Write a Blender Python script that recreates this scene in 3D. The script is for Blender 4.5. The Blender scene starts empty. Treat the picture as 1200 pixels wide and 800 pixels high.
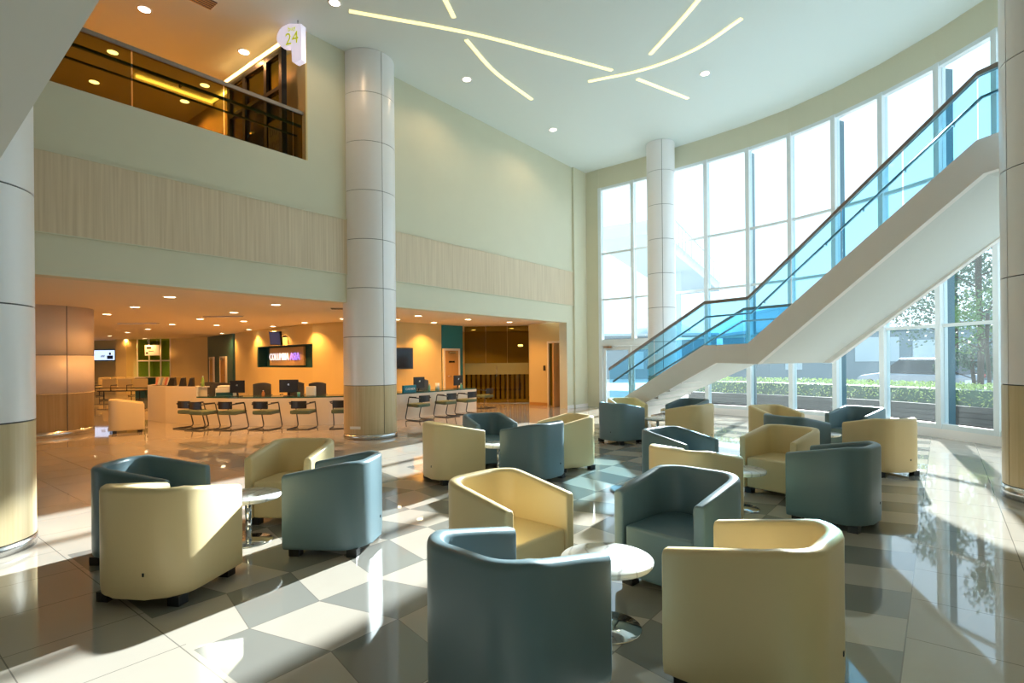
import bpy, bmesh, math, random
from mathutils import Vector, Matrix, Euler
random.seed(7)
S = bpy.context.scene
COL = S.collection
PI = math.pi

# ------------------------------------------------------------------ camera, sky, sun, exposure
cam_d = bpy.data.cameras.new('camera'); cam = bpy.data.objects.new('camera', cam_d); COL.objects.link(cam)
cam_d.sensor_width = 36.0; cam_d.lens = 36.0 * 640.0 / 1200.0
cam_d.shift_y = 0.01867; cam_d.clip_start = 0.05; cam_d.clip_end = 500
_r = math.radians(0.5)
_X = Vector((math.cos(_r), 0, -math.sin(_r))); _Y = Vector((math.sin(_r), 0, math.cos(_r))); _Z = _X.cross(_Y)
cam.matrix_world = Matrix(((_X.x, _Y.x, _Z.x, 0), (_X.y, _Y.y, _Z.y, 0), (_X.z, _Y.z, _Z.z, 1.5), (0, 0, 0, 1)))
S.camera = cam
vs = S.view_settings
vs.view_transform = 'Standard'; vs.look = 'None'; vs.gamma = 1.0; vs.use_curve_mapping = False
vs.exposure = 0.08
try:
    S.cycles.max_bounces = 10; S.cycles.diffuse_bounces = 5; S.cycles.glossy_bounces = 4
    S.cycles.transparent_max_bounces = 16; S.cycles.caustics_reflective = False
    S.cycles.sample_clamp_indirect = 6.0
except Exception:
    pass
SKY_STRENGTH = 1.95
SUN_STRENGTH = 22.0
SUN_EL = 24.0
world = bpy.data.worlds.new('sky'); S.world = world; world.use_nodes = True
wn = world.node_tree.nodes; wl = world.node_tree.links
wn.clear()
wo = wn.new('ShaderNodeOutputWorld'); wb = wn.new('ShaderNodeBackground'); wr = wn.new('ShaderNodeValToRGB')
wt = wn.new('ShaderNodeTexCoord'); wsep = wn.new('ShaderNodeSeparateXYZ')
wl.new(wt.outputs['Generated'], wsep.inputs[0]); wl.new(wsep.outputs['Z'], wr.inputs[0])
wr.color_ramp.elements[0].position = 0.0; wr.color_ramp.elements[0].color = (0.86, 0.95, 1.0, 1)
wr.color_ramp.elements[1].position = 0.8; wr.color_ramp.elements[1].color = (0.55, 0.78, 1.0, 1)
wl.new(wr.outputs[0], wb.inputs[0]); wb.inputs[1].default_value = SKY_STRENGTH
wl.new(wb.outputs[0], wo.inputs[0])
sd = bpy.data.lights.new('sun', 'SUN'); sun = bpy.data.objects.new('sun', sd); COL.objects.link(sun)
sd.energy = SUN_STRENGTH; sd.angle = math.radians(0.8); sd.color = (1.0, 0.96, 0.92)
_el = math.radians(SUN_EL)
sun_dir = Vector((0.535 * math.cos(_el), 0.845 * math.cos(_el), math.sin(_el))).normalized()
sun.rotation_euler = sun_dir.to_track_quat('Z', 'Y').to_euler(); sun.location = (12, 20, 14)

# ------------------------------------------------------------------ helpers
def tag(o, label=None, cat=None, group=None, kind=None):
    if label: o['label'] = label
    if cat: o['category'] = cat
    if group: o['group'] = group
    if kind: o['kind'] = kind
    return o

def empty(name, loc=(0, 0, 0), rz=0.0, label=None, cat=None, group=None, kind=None):
    o = bpy.data.objects.new(name, None); COL.objects.link(o)
    o.empty_display_size = 0.1
    o.location = loc; o.rotation_euler = (0, 0, rz)
    return tag(o, label, cat, group, kind)

def copy_tree(o, parent=None):
    c = o.copy(); COL.objects.link(c)
    c.parent = parent
    for ch in o.children: copy_tree(ch, c)
    return c

class MB:
    """collects shapes for one mesh"""
    def __init__(s): s.v = []; s.f = []; s.sm = []
    def add(s, vs_, fs, smooth=False):
        n = len(s.v); s.v += [tuple(p) for p in vs_]
        for f in fs: s.f.append(tuple(n + i for i in f)); s.sm.append(smooth)
        return s
    def box(s, x0, x1, y0, y1, z0, z1, M=None):
        p = [(x0, y0, z0), (x1, y0, z0), (x1, y1, z0), (x0, y1, z0), (x0, y0, z1), (x1, y0, z1), (x1, y1, z1), (x0, y1, z1)]
        if M is not None: p = [tuple(M @ Vector(q)) for q in p]
        return s.add(p, [(0, 3, 2, 1), (4, 5, 6, 7), (0, 1, 5, 4), (1, 2, 6, 5), (2, 3, 7, 6), (3, 0, 4, 7)])
    def prism(s, poly, z0, z1):
        n = len(poly)
        return s.add([(x, y, z0) for x, y in poly] + [(x, y, z1) for x, y in poly],
                     [tuple(range(n - 1, -1, -1)), tuple(range(n, 2 * n))] + [(i, (i + 1) % n, n + (i + 1) % n, n + i) for i in range(n)])
    def hull8(s, a, b):
        """two quads (lists of 4 points) joined into a solid"""
        return s.add(list(a) + list(b), [(3, 2, 1, 0), (4, 5, 6, 7)] + [(i, (i + 1) % 4, 4 + (i + 1) % 4, 4 + i) for i in range(4)])
    def tube(s, path, r, n=8, smooth=True, cap=True):
        path = [Vector(p) for p in path]; m = len(path)
        base = len(s.v); prev = None
        rings = []
        for i, p in enumerate(path):
            d = (path[min(i + 1, m - 1)] - path[max(i - 1, 0)]).normalized()
            up = Vector((0, 0, 1)) if abs(d.z) < 0.95 else Vector((1, 0, 0))
            if prev is not None:
                u = (prev - d * prev.dot(d)).normalized()
            else: u = d.cross(up).normalized()
            w = d.cross(u).normalized(); prev = u
            rings.append([tuple(p + (u * math.cos(2 * PI * k / n) + w * math.sin(2 * PI * k / n)) * r) for k in range(n)])
        vv = [q for rg in rings for q in rg]
        ff = [(i * n + k, i * n + (k + 1) % n, (i + 1) * n + (k + 1) % n, (i + 1) * n + k) for i in range(m - 1) for k in range(n)]
        s.add(vv, ff, smooth)
        if cap: s.add([], []); s.f += [tuple(base + k for k in range(n - 1, -1, -1)), tuple(base + (m - 1) * n + k for k in range(n))]; s.sm += [False, False]
        return s
    def lathe(s, prof, cx=0, cy=0, n=32, smooth=True, cap=True):
        m = len(prof); base = len(s.v)
        vv = [(cx + r * math.cos(2 * PI * k / n), cy + r * math.sin(2 * PI * k / n), z) for r, z in prof for k in range(n)]
        ff = [(i * n + k, i * n + (k + 1) % n, (i + 1) * n + (k + 1) % n, (i + 1) * n + k) for i in range(m - 1) for k in range(n)]
        s.add(vv, ff, smooth)
        if cap:
            s.f += [tuple(base + k for k in range(n - 1, -1, -1)), tuple(base + (m - 1) * n + k for k in range(n))]; s.sm += [False, False]
        return s
    def ellipsoid(s, c, r, n=12, m=8):
        prof = [(math.sin(PI * i / m), -math.cos(PI * i / m)) for i in range(m + 1)]
        vv = [(c[0] + r[0] * max(q, .01) * math.cos(2 * PI * k / n), c[1] + r[1] * max(q, .01) * math.sin(2 * PI * k / n), c[2] + r[2] * z) for q, z in prof for k in range(n)]
        ff = [(i * n + k, i * n + (k + 1) % n, (i + 1) * n + (k + 1) % n, (i + 1) * n + k) for i in range(m) for k in range(n)]
        return s.add(vv, ff, True)
    def ribbon(s, pts, z0, z1, t, closed=False):
        """vertical wall of thickness t along plan points (t towards the left of travel)"""
        n = len(pts); offs = offset(pts, t)
        for i in range(n - 1):
            a, b, c, d = pts[i], pts[i + 1], offs[i + 1], offs[i]
            s.add([(a[0], a[1], z0), (b[0], b[1], z0), (c[0], c[1], z0), (d[0], d[1], z0),
                   (a[0], a[1], z1), (b[0], b[1], z1), (c[0], c[1], z1), (d[0], d[1], z1)],
                  [(0, 3, 2, 1), (4, 5, 6, 7), (0, 1, 5, 4), (2, 3, 7, 6)] + ([(3, 0, 4, 7)] if i == 0 else []) + ([(1, 2, 6, 5)] if i == n - 2 else []))
        return s
    def build(s, name, mat, parent=None, bevel=0.0, seg=2, auto=None, loc=None, rz=0.0, merge=False):
        me = bpy.data.meshes.new(name); me.from_pydata(s.v, [], s.f)
        for p, q in zip(me.polygons, s.sm): p.use_smooth = q
        bm = bmesh.new(); bm.from_mesh(me)
        if merge: bmesh.ops.remove_doubles(bm, verts=bm.verts, dist=1e-5)
        bmesh.ops.recalc_face_normals(bm, faces=bm.faces)
        bm.to_mesh(me); bm.free()
        o = bpy.data.objects.new(name, me); COL.objects.link(o)
        me.materials.append(mat)
        if parent is not None: o.parent = parent
        if loc is not None: o.location = loc
        o.rotation_euler = (0, 0, rz)
        if bevel > 0:
            b = o.modifiers.new('bevel', 'BEVEL'); b.width = bevel; b.segments = seg; b.limit_method = 'ANGLE'; b.angle_limit = math.radians(40)
            b.harden_normals = False
        return o

def offset(pts, t):
    """parallel polyline at distance t to the left of travel"""
    out = []; n = len(pts)
    for i in range(n):
        p = Vector(pts[i][:2]); ds = []
        if i > 0: ds.append((p - Vector(pts[i - 1][:2])).normalized())
        if i < n - 1: ds.append((Vector(pts[i + 1][:2]) - p).normalized())
        ns = [Vector((-d.y, d.x)) for d in ds]
        if len(ns) == 1: o = ns[0] * t
        else:
            b = (ns[0] + ns[1]).normalized(); o = b * (t / max(.3, b.dot(ns[0])))
        out.append((p.x + o.x, p.y + o.y))
    return out

def zrot(a): return Matrix.Rotation(a, 4, 'Z')

# ------------------------------------------------------------------ materials
def mat(name, col=(.8, .8, .8), rough=.5, metal=0., spec=.5, emit=None, es=0., noise=0., nscale=5., bump=0., coat=0., stretch=None):
    m = bpy.data.materials.new(name); m.use_nodes = True
    nt = m.node_tree; b = nt.nodes['Principled BSDF']
    b.inputs['Base Color'].default_value = (*col, 1); b.inputs['Roughness'].default_value = rough
    b.inputs['Metallic'].default_value = metal; b.inputs['Specular IOR Level'].default_value = spec
    b.inputs['Coat Weight'].default_value = coat
    if emit: b.inputs['Emission Color'].default_value = (*emit, 1); b.inputs['Emission Strength'].default_value = es
    if noise or bump:
        tc = nt.nodes.new('ShaderNodeTexCoord'); mp = nt.nodes.new('ShaderNodeMapping'); nz = nt.nodes.new('ShaderNodeTexNoise')
        nt.links.new(tc.outputs['Object'], mp.inputs[0]); nt.links.new(mp.outputs[0], nz.inputs['Vector'])
        nz.inputs['Scale'].default_value = nscale; nz.inputs['Detail'].default_value = 4
        if stretch: mp.inputs['Scale'].default_value = stretch
        if noise:
            mx = nt.nodes.new('ShaderNodeMix'); mx.data_type = 'RGBA'
            mx.inputs[6].default_value = (*[c * (1 - noise) for c in col], 1); mx.inputs[7].default_value = (*[min(1, c * (1 + noise)) for c in col], 1)
            nt.links.new(nz.outputs['Fac'], mx.inputs[0]); nt.links.new(mx.outputs[2], b.inputs['Base Color'])
        if bump:
            bp = nt.nodes.new('ShaderNodeBump'); bp.inputs['Strength'].default_value = bump; bp.inputs['Distance'].default_value = .01
            nt.links.new(nz.outputs['Fac'], bp.inputs['Height']); nt.links.new(bp.outputs[0], b.inputs['Normal'])
    return m

def glass(name, tint, refl=.12, rough=.02, haze=0.):
    m = bpy.data.materials.new(name); m.use_nodes = True; nt = m.node_tree; nt.nodes.clear()
    o = nt.nodes.new('ShaderNodeOutputMaterial'); t = nt.nodes.new('ShaderNodeBsdfTransparent'); g = nt.nodes.new('ShaderNodeBsdfGlossy')
    mx = nt.nodes.new('ShaderNodeMixShader'); fr = nt.nodes.new('ShaderNodeLayerWeight'); mm = nt.nodes.new('ShaderNodeMath')
    t.inputs[0].default_value = (*tint, 1); g.inputs[0].default_value = (1, 1, 1, 1); g.inputs[1].default_value = rough
    fr.inputs[0].default_value = .2; mm.operation = 'MULTIPLY'; mm.inputs[1].default_value = refl * 3
    nt.links.new(fr.outputs['Fresnel'], mm.inputs[0]); nt.links.new(mm.outputs[0], mx.inputs[0])
    if haze:      # pale daylight haze over the outside view, mixed into the pane shader
        d = nt.nodes.new('ShaderNodeBsdfTranslucent'); d.inputs[0].default_value = (.8, .9, .92, 1)
        m2 = nt.nodes.new('ShaderNodeMixShader'); m2.inputs[0].default_value = haze
        nt.links.new(t.outputs[0], m2.inputs[1]); nt.links.new(d.outputs[0], m2.inputs[2]); t = m2
    nt.links.new(t.outputs[0], mx.inputs[1]); nt.links.new(g.outputs[0], mx.inputs[2]); nt.links.new(mx.outputs[0], o.inputs[0])
    return m

M = {}
M['wall'] = mat('painted_plaster_cream', (.64, .62, .47), .55, noise=.03, nscale=2)
M['wall_warm'] = mat('painted_plaster_warm', (.66, .52, .24), .6, noise=.03, nscale=2)
M['ceiling'] = mat('ceiling_paint', (.72, .78, .76), .7)
M['ceiling_warm'] = mat('reception_ceiling_paint', (.80, .70, .56), .7)
M['white'] = mat('white_paint', (.78, .80, .78), .45)
M['alu'] = mat('white_aluminium', (.72, .78, .80), .35)
M['fin'] = mat('dark_blue_fin', (.07, .15, .19), .4)
M['clad'] = mat('column_cladding', (.86, .84, .85), .30, metal=.05)
M['cladw'] = mat('hall_column_cladding', (.78, .66, .56), .4)
M['joint'] = mat('dark_joint', (.10, .10, .11), .6)
M['steel'] = mat('brushed_steel', (.62, .62, .62), .22, metal=1.)
M['chrome'] = mat('chrome', (.75, .77, .78), .08, metal=1.)
M['black'] = mat('black_plastic', (.012, .012, .014), .4)
M['darkgrey'] = mat('dark_grey_metal', (.06, .06, .065), .4)
M['stair'] = mat('stair_plaster', (.88, .84, .82), .6, noise=.02)
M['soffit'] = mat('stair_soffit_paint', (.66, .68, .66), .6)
M['rail'] = mat('rail_bronze_grey', (.30, .25, .22), .35, metal=.5)
M['tuberail'] = mat('steel_tube', (.35, .38, .40), .3, metal=.9)
M['teal'] = mat('teal_paint', (.015, .20, .24), .5)
M['teal_dark'] = mat('dark_teal', (.02, .09, .10), .4)
M['door'] = mat('honey_wood_door', (.50, .27, .08), .45, noise=.12, nscale=6, stretch=(6, 6, .5))
M['glassw'] = glass('window_glass', (.90, .97, .99), .10, haze=.02)
M['glassb'] = glass('blue_tinted_glass', (.64, .86, .95), .10)
M['glasso'] = glass('olive_tinted_glass', (.62, .56, .27), .14)
M['glassg'] = glass('greenish_glass', (.62, .70, .36), .12)
M['beige'] = mat('cream_leather', (.78, .62, .34), .38, spec=.45, noise=.02, nscale=3, bump=.04)
M['blue'] = mat('blue_grey_leather', (.13, .205, .24), .38, spec=.45, noise=.02, nscale=3, bump=.04)
M['cseat'] = mat('green_grey_fabric', (.13, .18, .12), .8, noise=.2, nscale=40)
M['counter'] = mat('counter_white_laminate', (.80, .74, .64), .25)
M['countertop'] = mat('counter_green_glass_top', (.03, .10, .09), .12)
M['lamp'] = mat('warm_lamp', (1, .9, .7), .5, emit=(1, .80, .50), es=14)
M['lampc'] = mat('downlight_lamp', (1, .9, .8), .5, emit=(1, .84, .66), es=10)
M['strip'] = mat('light_strip', (1, .9, .6), .5, emit=(1, .82, .36), es=1.2)
M['led'] = mat('led_strip', (1, .8, .4), .5, emit=(1, .62, .22), es=5)
M['trimring'] = mat('lamp_trim', (.8, .8, .78), .4)
M['ground'] = mat('outside_paving', (.46, .47, .46), .8, noise=.08, nscale=1)
M['hedge'] = mat('hedge_leaves', (.50, .60, .20), .7, noise=.4, nscale=20)
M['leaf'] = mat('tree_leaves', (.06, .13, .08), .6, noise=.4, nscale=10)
M['bark'] = mat('bark', (.08, .065, .05), .9, noise=.3, nscale=20)
M['slat'] = mat('planter_slats', (.045, .038, .032), .7, noise=.2, nscale=4, stretch=(1, 1, 8))
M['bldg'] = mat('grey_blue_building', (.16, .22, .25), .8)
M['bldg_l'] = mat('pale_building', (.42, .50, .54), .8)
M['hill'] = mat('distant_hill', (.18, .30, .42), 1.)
M['carpaint'] = mat('silver_car_paint', (.30, .32, .36), .3, metal=.4)
M['red'] = mat('red_lens', (.5, .03, .04), .3)
M['carglass'] = mat('car_glass', (.03, .04, .05), .08)

def wood(name, c1, c2, sc=(14, 14, .35), rough=.45):
    m = bpy.data.materials.new(name); m.use_nodes = True; nt = m.node_tree; b = nt.nodes['Principled BSDF']
    tc = nt.nodes.new('ShaderNodeTexCoord'); mp = nt.nodes.new('ShaderNodeMapping'); nz = nt.nodes.new('ShaderNodeTexNoise'); cr = nt.nodes.new('ShaderNodeValToRGB')
    mp.inputs['Scale'].default_value = sc; nz.inputs['Scale'].default_value = 2.2; nz.inputs['Detail'].default_value = 6
    cr.color_ramp.elements[0].position = .3; cr.color_ramp.elements[1].position = .7
    cr.color_ramp.elements[0].color = (*c1, 1); cr.color_ramp.elements[1].color = (*c2, 1)
    nt.links.new(tc.outputs['Object'], mp.inputs[0]); nt.links.new(mp.outputs[0], nz.inputs['Vector']); nt.links.new(nz.outputs['Fac'], cr.inputs[0]); nt.links.new(cr.outputs[0], b.inputs['Base Color'])
    b.inputs['Roughness'].default_value = rough
    return m
M['woodband'] = wood('light_maple_panel', (.58, .46, .31), (.70, .58, .41))
M['woodcol'] = wood('column_maple', (.52, .40, .22), (.62, .50, .30), rough=.35)

def marble():
    m = bpy.data.materials.new('white_marble'); m.use_nodes = True; nt = m.node_tree; b = nt.nodes['Principled BSDF']
    tc = nt.nodes.new('ShaderNodeTexCoord'); nz = nt.nodes.new('ShaderNodeTexNoise'); wv = nt.nodes.new('ShaderNodeTexWave'); cr = nt.nodes.new('ShaderNodeValToRGB')
    wv.inputs['Scale'].default_value = 3.0; wv.inputs['Distortion'].default_value = 9; wv.inputs['Detail'].default_value = 4
    cr.color_ramp.elements[0].position = .0; cr.color_ramp.elements[0].color = (.55, .55, .55, 1)
    cr.color_ramp.elements[1].position = .08; cr.color_ramp.elements[1].color = (.80, .81, .80, 1)
    nt.links.new(tc.outputs['Object'], wv.inputs['Vector']); nt.links.new(wv.outputs['Fac'], cr.inputs[0]); nt.links.new(cr.outputs[0], b.inputs['Base Color'])
    b.inputs['Roughness'].default_value = .08
    return m
M['marble'] = marble()

def floor_mat():
    """polished tiles: plain 60 cm tiles beside a band of light and dark trapezium tiles"""
    m = bpy.data.materials.new('polished_floor_tiles'); m.use_nodes = True; nt = m.node_tree; N = nt.nodes; L = nt.links; b = N['Principled BSDF']
    tc = N.new('ShaderNodeTexCoord'); sp = N.new('ShaderNodeSeparateXYZ'); L.new(tc.outputs['Object'], sp.inputs[0])
    def ma(op, a, b_=None, c=None):
        n = N.new('ShaderNodeMath'); n.operation = op
        for i, q in enumerate((a, b_, c)):
            if q is None: continue
            if isinstance(q, (int, float)): n.inputs[i].default_value = q
            else: L.new(q, n.inputs[i])
        return n.outputs[0]
    x, y = sp.outputs['X'], sp.outputs['Y']
    u = ma('ADD', ma('MULTIPLY', x, .618), ma('MULTIPLY', y, .786)); v = ma('SUBTRACT', ma('MULTIPLY', x, .786), ma('MULTIPLY', y, .618))
    q = ma('DIVIDE', ma('MULTIPLY', ma('ADD', v, .16), -1), .585)
    row = ma('FLOOR', q); s = ma('MULTIPLY', ma('PINGPONG', q, 1.0), .14)
    uu = ma('DIVIDE', ma('ADD', ma('SUBTRACT', u, 1.64), s), .4425)
    k = ma('FLOOR', uu); par = ma('FLOORED_MODULO', ma('ADD', k, row), 2.0)
    inp = ma('MULTIPLY', ma('MULTIPLY', ma('LESS_THAN', v, -.16), ma('GREATER_THAN', v, -6.0)), ma('MULTIPLY', ma('GREATER_THAN', u, 1.21), ma('LESS_THAN', u, 15.3)))
    dark = ma('MULTIPLY', par, inp)
    def line(coord, w):   # 1 near an integer
        f = ma('FRACT', ma('ADD', coord, .5)); return ma('LESS_THAN', ma('ABSOLUTE', ma('SUBTRACT', f, .5)), w)
    j1 = ma('MAXIMUM', line(q, .006), line(uu, .007))
    j2 = ma('MAXIMUM', line(ma('DIVIDE', ma('SUBTRACT', u, 3.6), .605), .005), line(ma('DIVIDE', ma('ADD', v, .16), .605), .005))
    jj = N.new('ShaderNodeMix'); jj.data_type = 'FLOAT'; L.new(inp, jj.inputs[0]); L.new(j2, jj.inputs[2]); L.new(j1, jj.inputs[3])
    nz = N.new('ShaderNodeTexNoise'); nz.inputs['Scale'].default_value = 1.3; nz.inputs['Detail'].default_value = 5; nz.inputs['Distortion'].default_value = 1.2; L.new(tc.outputs['Object'], nz.inputs['Vector'])
    cl = N.new('ShaderNodeMix'); cl.data_type = 'RGBA'; cl.inputs[6].default_value = (.44, .385, .325, 1); cl.inputs[7].default_value = (.48, .44, .385, 1); L.new(nz.outputs['Fac'], cl.inputs[0])
    cd = N.new('ShaderNodeMix'); cd.data_type = 'RGBA'; L.new(dark, cd.inputs[0]); L.new(cl.outputs[2], cd.inputs[6]); cd.inputs[7].default_value = (.23, .225, .205, 1)
    cj = N.new('ShaderNodeMix'); cj.data_type = 'RGBA'; L.new(jj.outputs[0], cj.inputs[0]); L.new(cd.outputs[2], cj.inputs[6]); cj.inputs[7].default_value = (.20, .18, .16, 1)
    L.new(cj.outputs[2], b.inputs['Base Color'])
    b.inputs['Roughness'].default_value = .03; b.inputs['Specular IOR Level'].default_value = 1.0
    return m
M['floor'] = floor_mat()

# ------------------------------------------------------------------ layout frames
P0 = Vector((-2.39, 11.67)); W2 = Vector((.618, .786)); N2 = Vector((.786, -.618))
def wp(t, o=0., z=None):
    p = P0 + W2 * t + N2 * o
    return (p.x, p.y) if z is None else (p.x, p.y, z)
WANG = math.atan2(.786, .618)      # direction along the tall wall
MW = Matrix.Translation((P0.x, P0.y, 0)) @ zrot(WANG)   # local x = along the wall, local y = away behind the wall (-N2)
def wbox(mb, t0, t1, o0, o1, z0, z1):   # o = distance into the lobby
    return mb.box(t0, t1, -o1, -o0, z0, z1, MW)
ZC = 7.545      # tall ceiling
ZR = 2.72       # reception ceiling
ZB = 5.19       # balcony sill

# window wall plan (left end at the tall wall, curving round to the right and behind the camera)
JX = [(2.82, 17.35), (3.69, 16.60), (4.50, 15.83), (5.34, 14.97), (6.12, 14.12), (6.76, 13.24), (7.26, 12.28), (7.64, 11.27),
      (7.93, 10.15), (8.08, 9.10), (8.06, 7.95), (7.85, 6.80), (7.40, 5.60), (6.75, 4.50), (5.95, 3.45), (5.05, 2.40), (4.15, 1.30), (3.25, .20), (2.35, -.95)]
CORNER = (2.42, 17.78)

# ------------------------------------------------------------------ the room shell
SW = -.05
fl = MB().prism([(-34, -3), (3.5, -3), (8.6, 3), (9.2, 9), (7.2, 13.6), (3.2, 17.9), (3, 31), (-34, 31)], -.12, 0).build('floor', M['floor']); tag(fl, kind='structure')
# tall ceiling (holes not needed: lamps sit just below it)
cp = [wp(-14.5, 0), wp(-14.5, -8), wp(-1.8, -8), wp(-1.8, -.3), wp(8.4, -.3)] + [(2.75, 17.6)] + [(p[0] + .25, p[1] + .1) for p in JX[1:]] + [(0, -4.2), (-8, -3.5)]
ce = MB().prism(cp, ZC, ZC + .2).build('ceiling', M['ceiling']); tag(ce, kind='structure')
# left tall wall: pieces around the counter hall opening and the balcony opening
wl_ = MB()
wbox(wl_, -14.5, -2.13, -.28, 0, 2.66, ZB)
wbox(wl_, -2.13, 6.62, -.28, 0, 2.66, ZC)
wbox(wl_, 6.62, 8.05, -.28, 0, 0, ZC)
wbox(wl_, 6.98, 8.05, 0, .07, 0, ZC)
tag(wl_.build('wall_left', M['wall']), kind='structure')
wb_ = MB(); wbox(wb_, -14.4, 6.97, .0, .022, 3.21, 4.26)
tag(wb_.build('trim_1', M['woodband']), kind='structure')
wb2 = MB(); wbox(wb2, -14.4, 6.97, .0, .035, 4.26, 4.28); wbox(wb2, -14.4, 6.97, .0, .03, 3.195, 3.21)
tag(wb2.build('trim_2', M['wall']), kind='structure')
# end wall between tall wall and glazing, above the glass and below it
tag(MB().ribbon([wp(8.05, .0), (2.42, 17.72), (2.79, 17.36)], 0, ZC, .2).build('wall_far', M['wall']), kind='structure')
tag(MB().ribbon([(2.79, 17.37)] + JX, 6.95, ZC, .22).build('wall_right', M['wall']), kind='structure')
tag(MB().ribbon([(4.50, 15.83)] + JX[3:], 0, .17, .24).build('baseboard_right', M['stair']), kind='structure')
# walls behind the camera
tag(MB().ribbon([(2.35, -.95), (.8, -3.6), (-8.5, -3.2)], 0, ZC, -.2).build('wall_back', M['wall']), kind='structure')
tag(MB().ribbon([(-8.5, -3.2), wp(-14.5, 0)], 0, ZC, -.2).build('wall_near', M['wall']), kind='structure')
# skirting of the end pier
bb = MB(); wbox(bb, 6.60, 7.0, 0, .015, 0, .1); wbox(bb, 6.98, 8.03, .07, .085, 0, .1)
tag(bb.build('baseboard_left', M['stair']), kind='structure')

# ------------------------------------------------------------------ reception hall shell
RP = [(-33, 29.5), (-19.9, 28.2), (-19.3, 27.6), (-18.9, 27.6)]
hall = MB().prism([(-33, 30), (-33, -2.8)] + [wp(-14.4, -.28), wp(6.62, -.28), (.9, 18.2), (2.1, 18.6), (2.4, 22), (2.4, 30)], ZR, ZR + .15)
tag(hall.build('ceiling_reception', M['ceiling_warm']), kind='structure')
tag(MB().ribbon([(-33, 29.6), (-19.9, 28.0), (-19.6, 27.0), (-19.0, 26.9), (-18.8, 27.6)], 0, ZR, .15).build('wall_reception_left', M['wall_warm']), kind='structure')
tag(MB().ribbon([(-33, -2.8), (-33, 29.6)], 0, ZR, .15).build('wall_reception_side', M['wall_warm']), kind='structure')
tag(MB().ribbon([(-16.7, 26.7), (-14.15, 25.4)], 0, ZR, .15).build('wall_reception_middle', M['wall_warm']), kind='structure')
# sign wall with a real recess
def arc(pts, n=8):
    out = []
    P = [Vector(p) for p in pts]; P = [P[0] * 2 - P[1]] + P + [P[-1] * 2 - P[-2]]
    for i in range(1, len(P) - 2):
        for k in range(n):
            t = k / n
            out.append(tuple(.5 * ((2 * P[i]) + (-P[i - 1] + P[i + 1]) * t + (2 * P[i - 1] - 5 * P[i] + 4 * P[i + 1] - P[i + 2]) * t * t + (-P[i - 1] + 3 * P[i] - 3 * P[i + 1] + P[i + 2]) * t ** 3)))
    out.append(tuple(P[-2])); return out
SA = (-11.35, 22.4); SB = (-9.42, 20.2); SC_ = (-6.28, 17.2)     # straight flat piece holding the sign: SB..SC_
sg = MB()
sg.ribbon([SA, SB], 0, ZR, .35)
sg.ribbon([SB, SC_], 0, 1.335, .35); sg.ribbon([SB, SC_], 2.09, ZR, .35)
sg.ribbon(arc([SC_, (-5.1, 16.55), (-4.2, 16.5), (-3.3, 17.0), (-2.36, 18.3)], 5), 0, ZR, .35)
tag(sg.build('wall_reception_sign', M['wall_warm']), kind='structure')
tag(MB().ribbon([(-14.15, 25.4), (-11.55, 22.6)], 0, ZR, .12).build('wall_reception_teal', M['teal_dark']), kind='structure')
tag(MB().ribbon([(-2.36, 18.35), (-1.72, 19.1)], 0, ZR, .12).build('wall_reception_blue', M['teal']), kind='structure')
tag(MB().ribbon([(.62, 19.6), (.58, 18.45), (1.20, 17.95)], 0, ZR, .12).add([], []).build('wall_reception_right', M['wall_warm']), kind='structure')
tag(MB().ribbon([(1.20, 17.95), (1.62, 17.62)], 2.12, ZR, .12).build('wall_reception_lintel', M['wall_warm']), kind='structure')
tag(MB().ribbon([(-6, 23.5), (2.2, 22.8), (2.0, 18.1)], 0, ZR, -.12).build('wall_waiting_room', M['wall_warm']), kind='structure')
tag(MB().ribbon([(.585, 18.43), (1.17, 17.955)], 0, .1, -.015).build('baseboard_reception', M['door']), kind='structure')

def downlight(name, x, y, z, power, col, r0, m, lab, cat, group=None, spot=2.4, r_ring=None):
    o = empty(name, (x, y, z), 0, lab, cat, group)
    MB().lathe([(r0, -.004), (r0 + .025, -.010), (r0 + .03, -.001)], n=24, cap=False).build('trim_ring', M['trimring'], o)
    MB().lathe([(.002, -.006), (r0, -.006), (r0, -.002), (.002, -.002)], n=24, cap=False).build('lens', m, o)
    if power:
        l = bpy.data.lights.new('bulb', 'SPOT'); l.energy = power; l.color = col; l.spot_size = spot; l.spot_blend = .6; l.shadow_soft_size = .06
        lo = bpy.data.objects.new('bulb', l); COL.objects.link(lo); lo.parent = o; lo.location = (0, 0, -.03)
    return o

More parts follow.
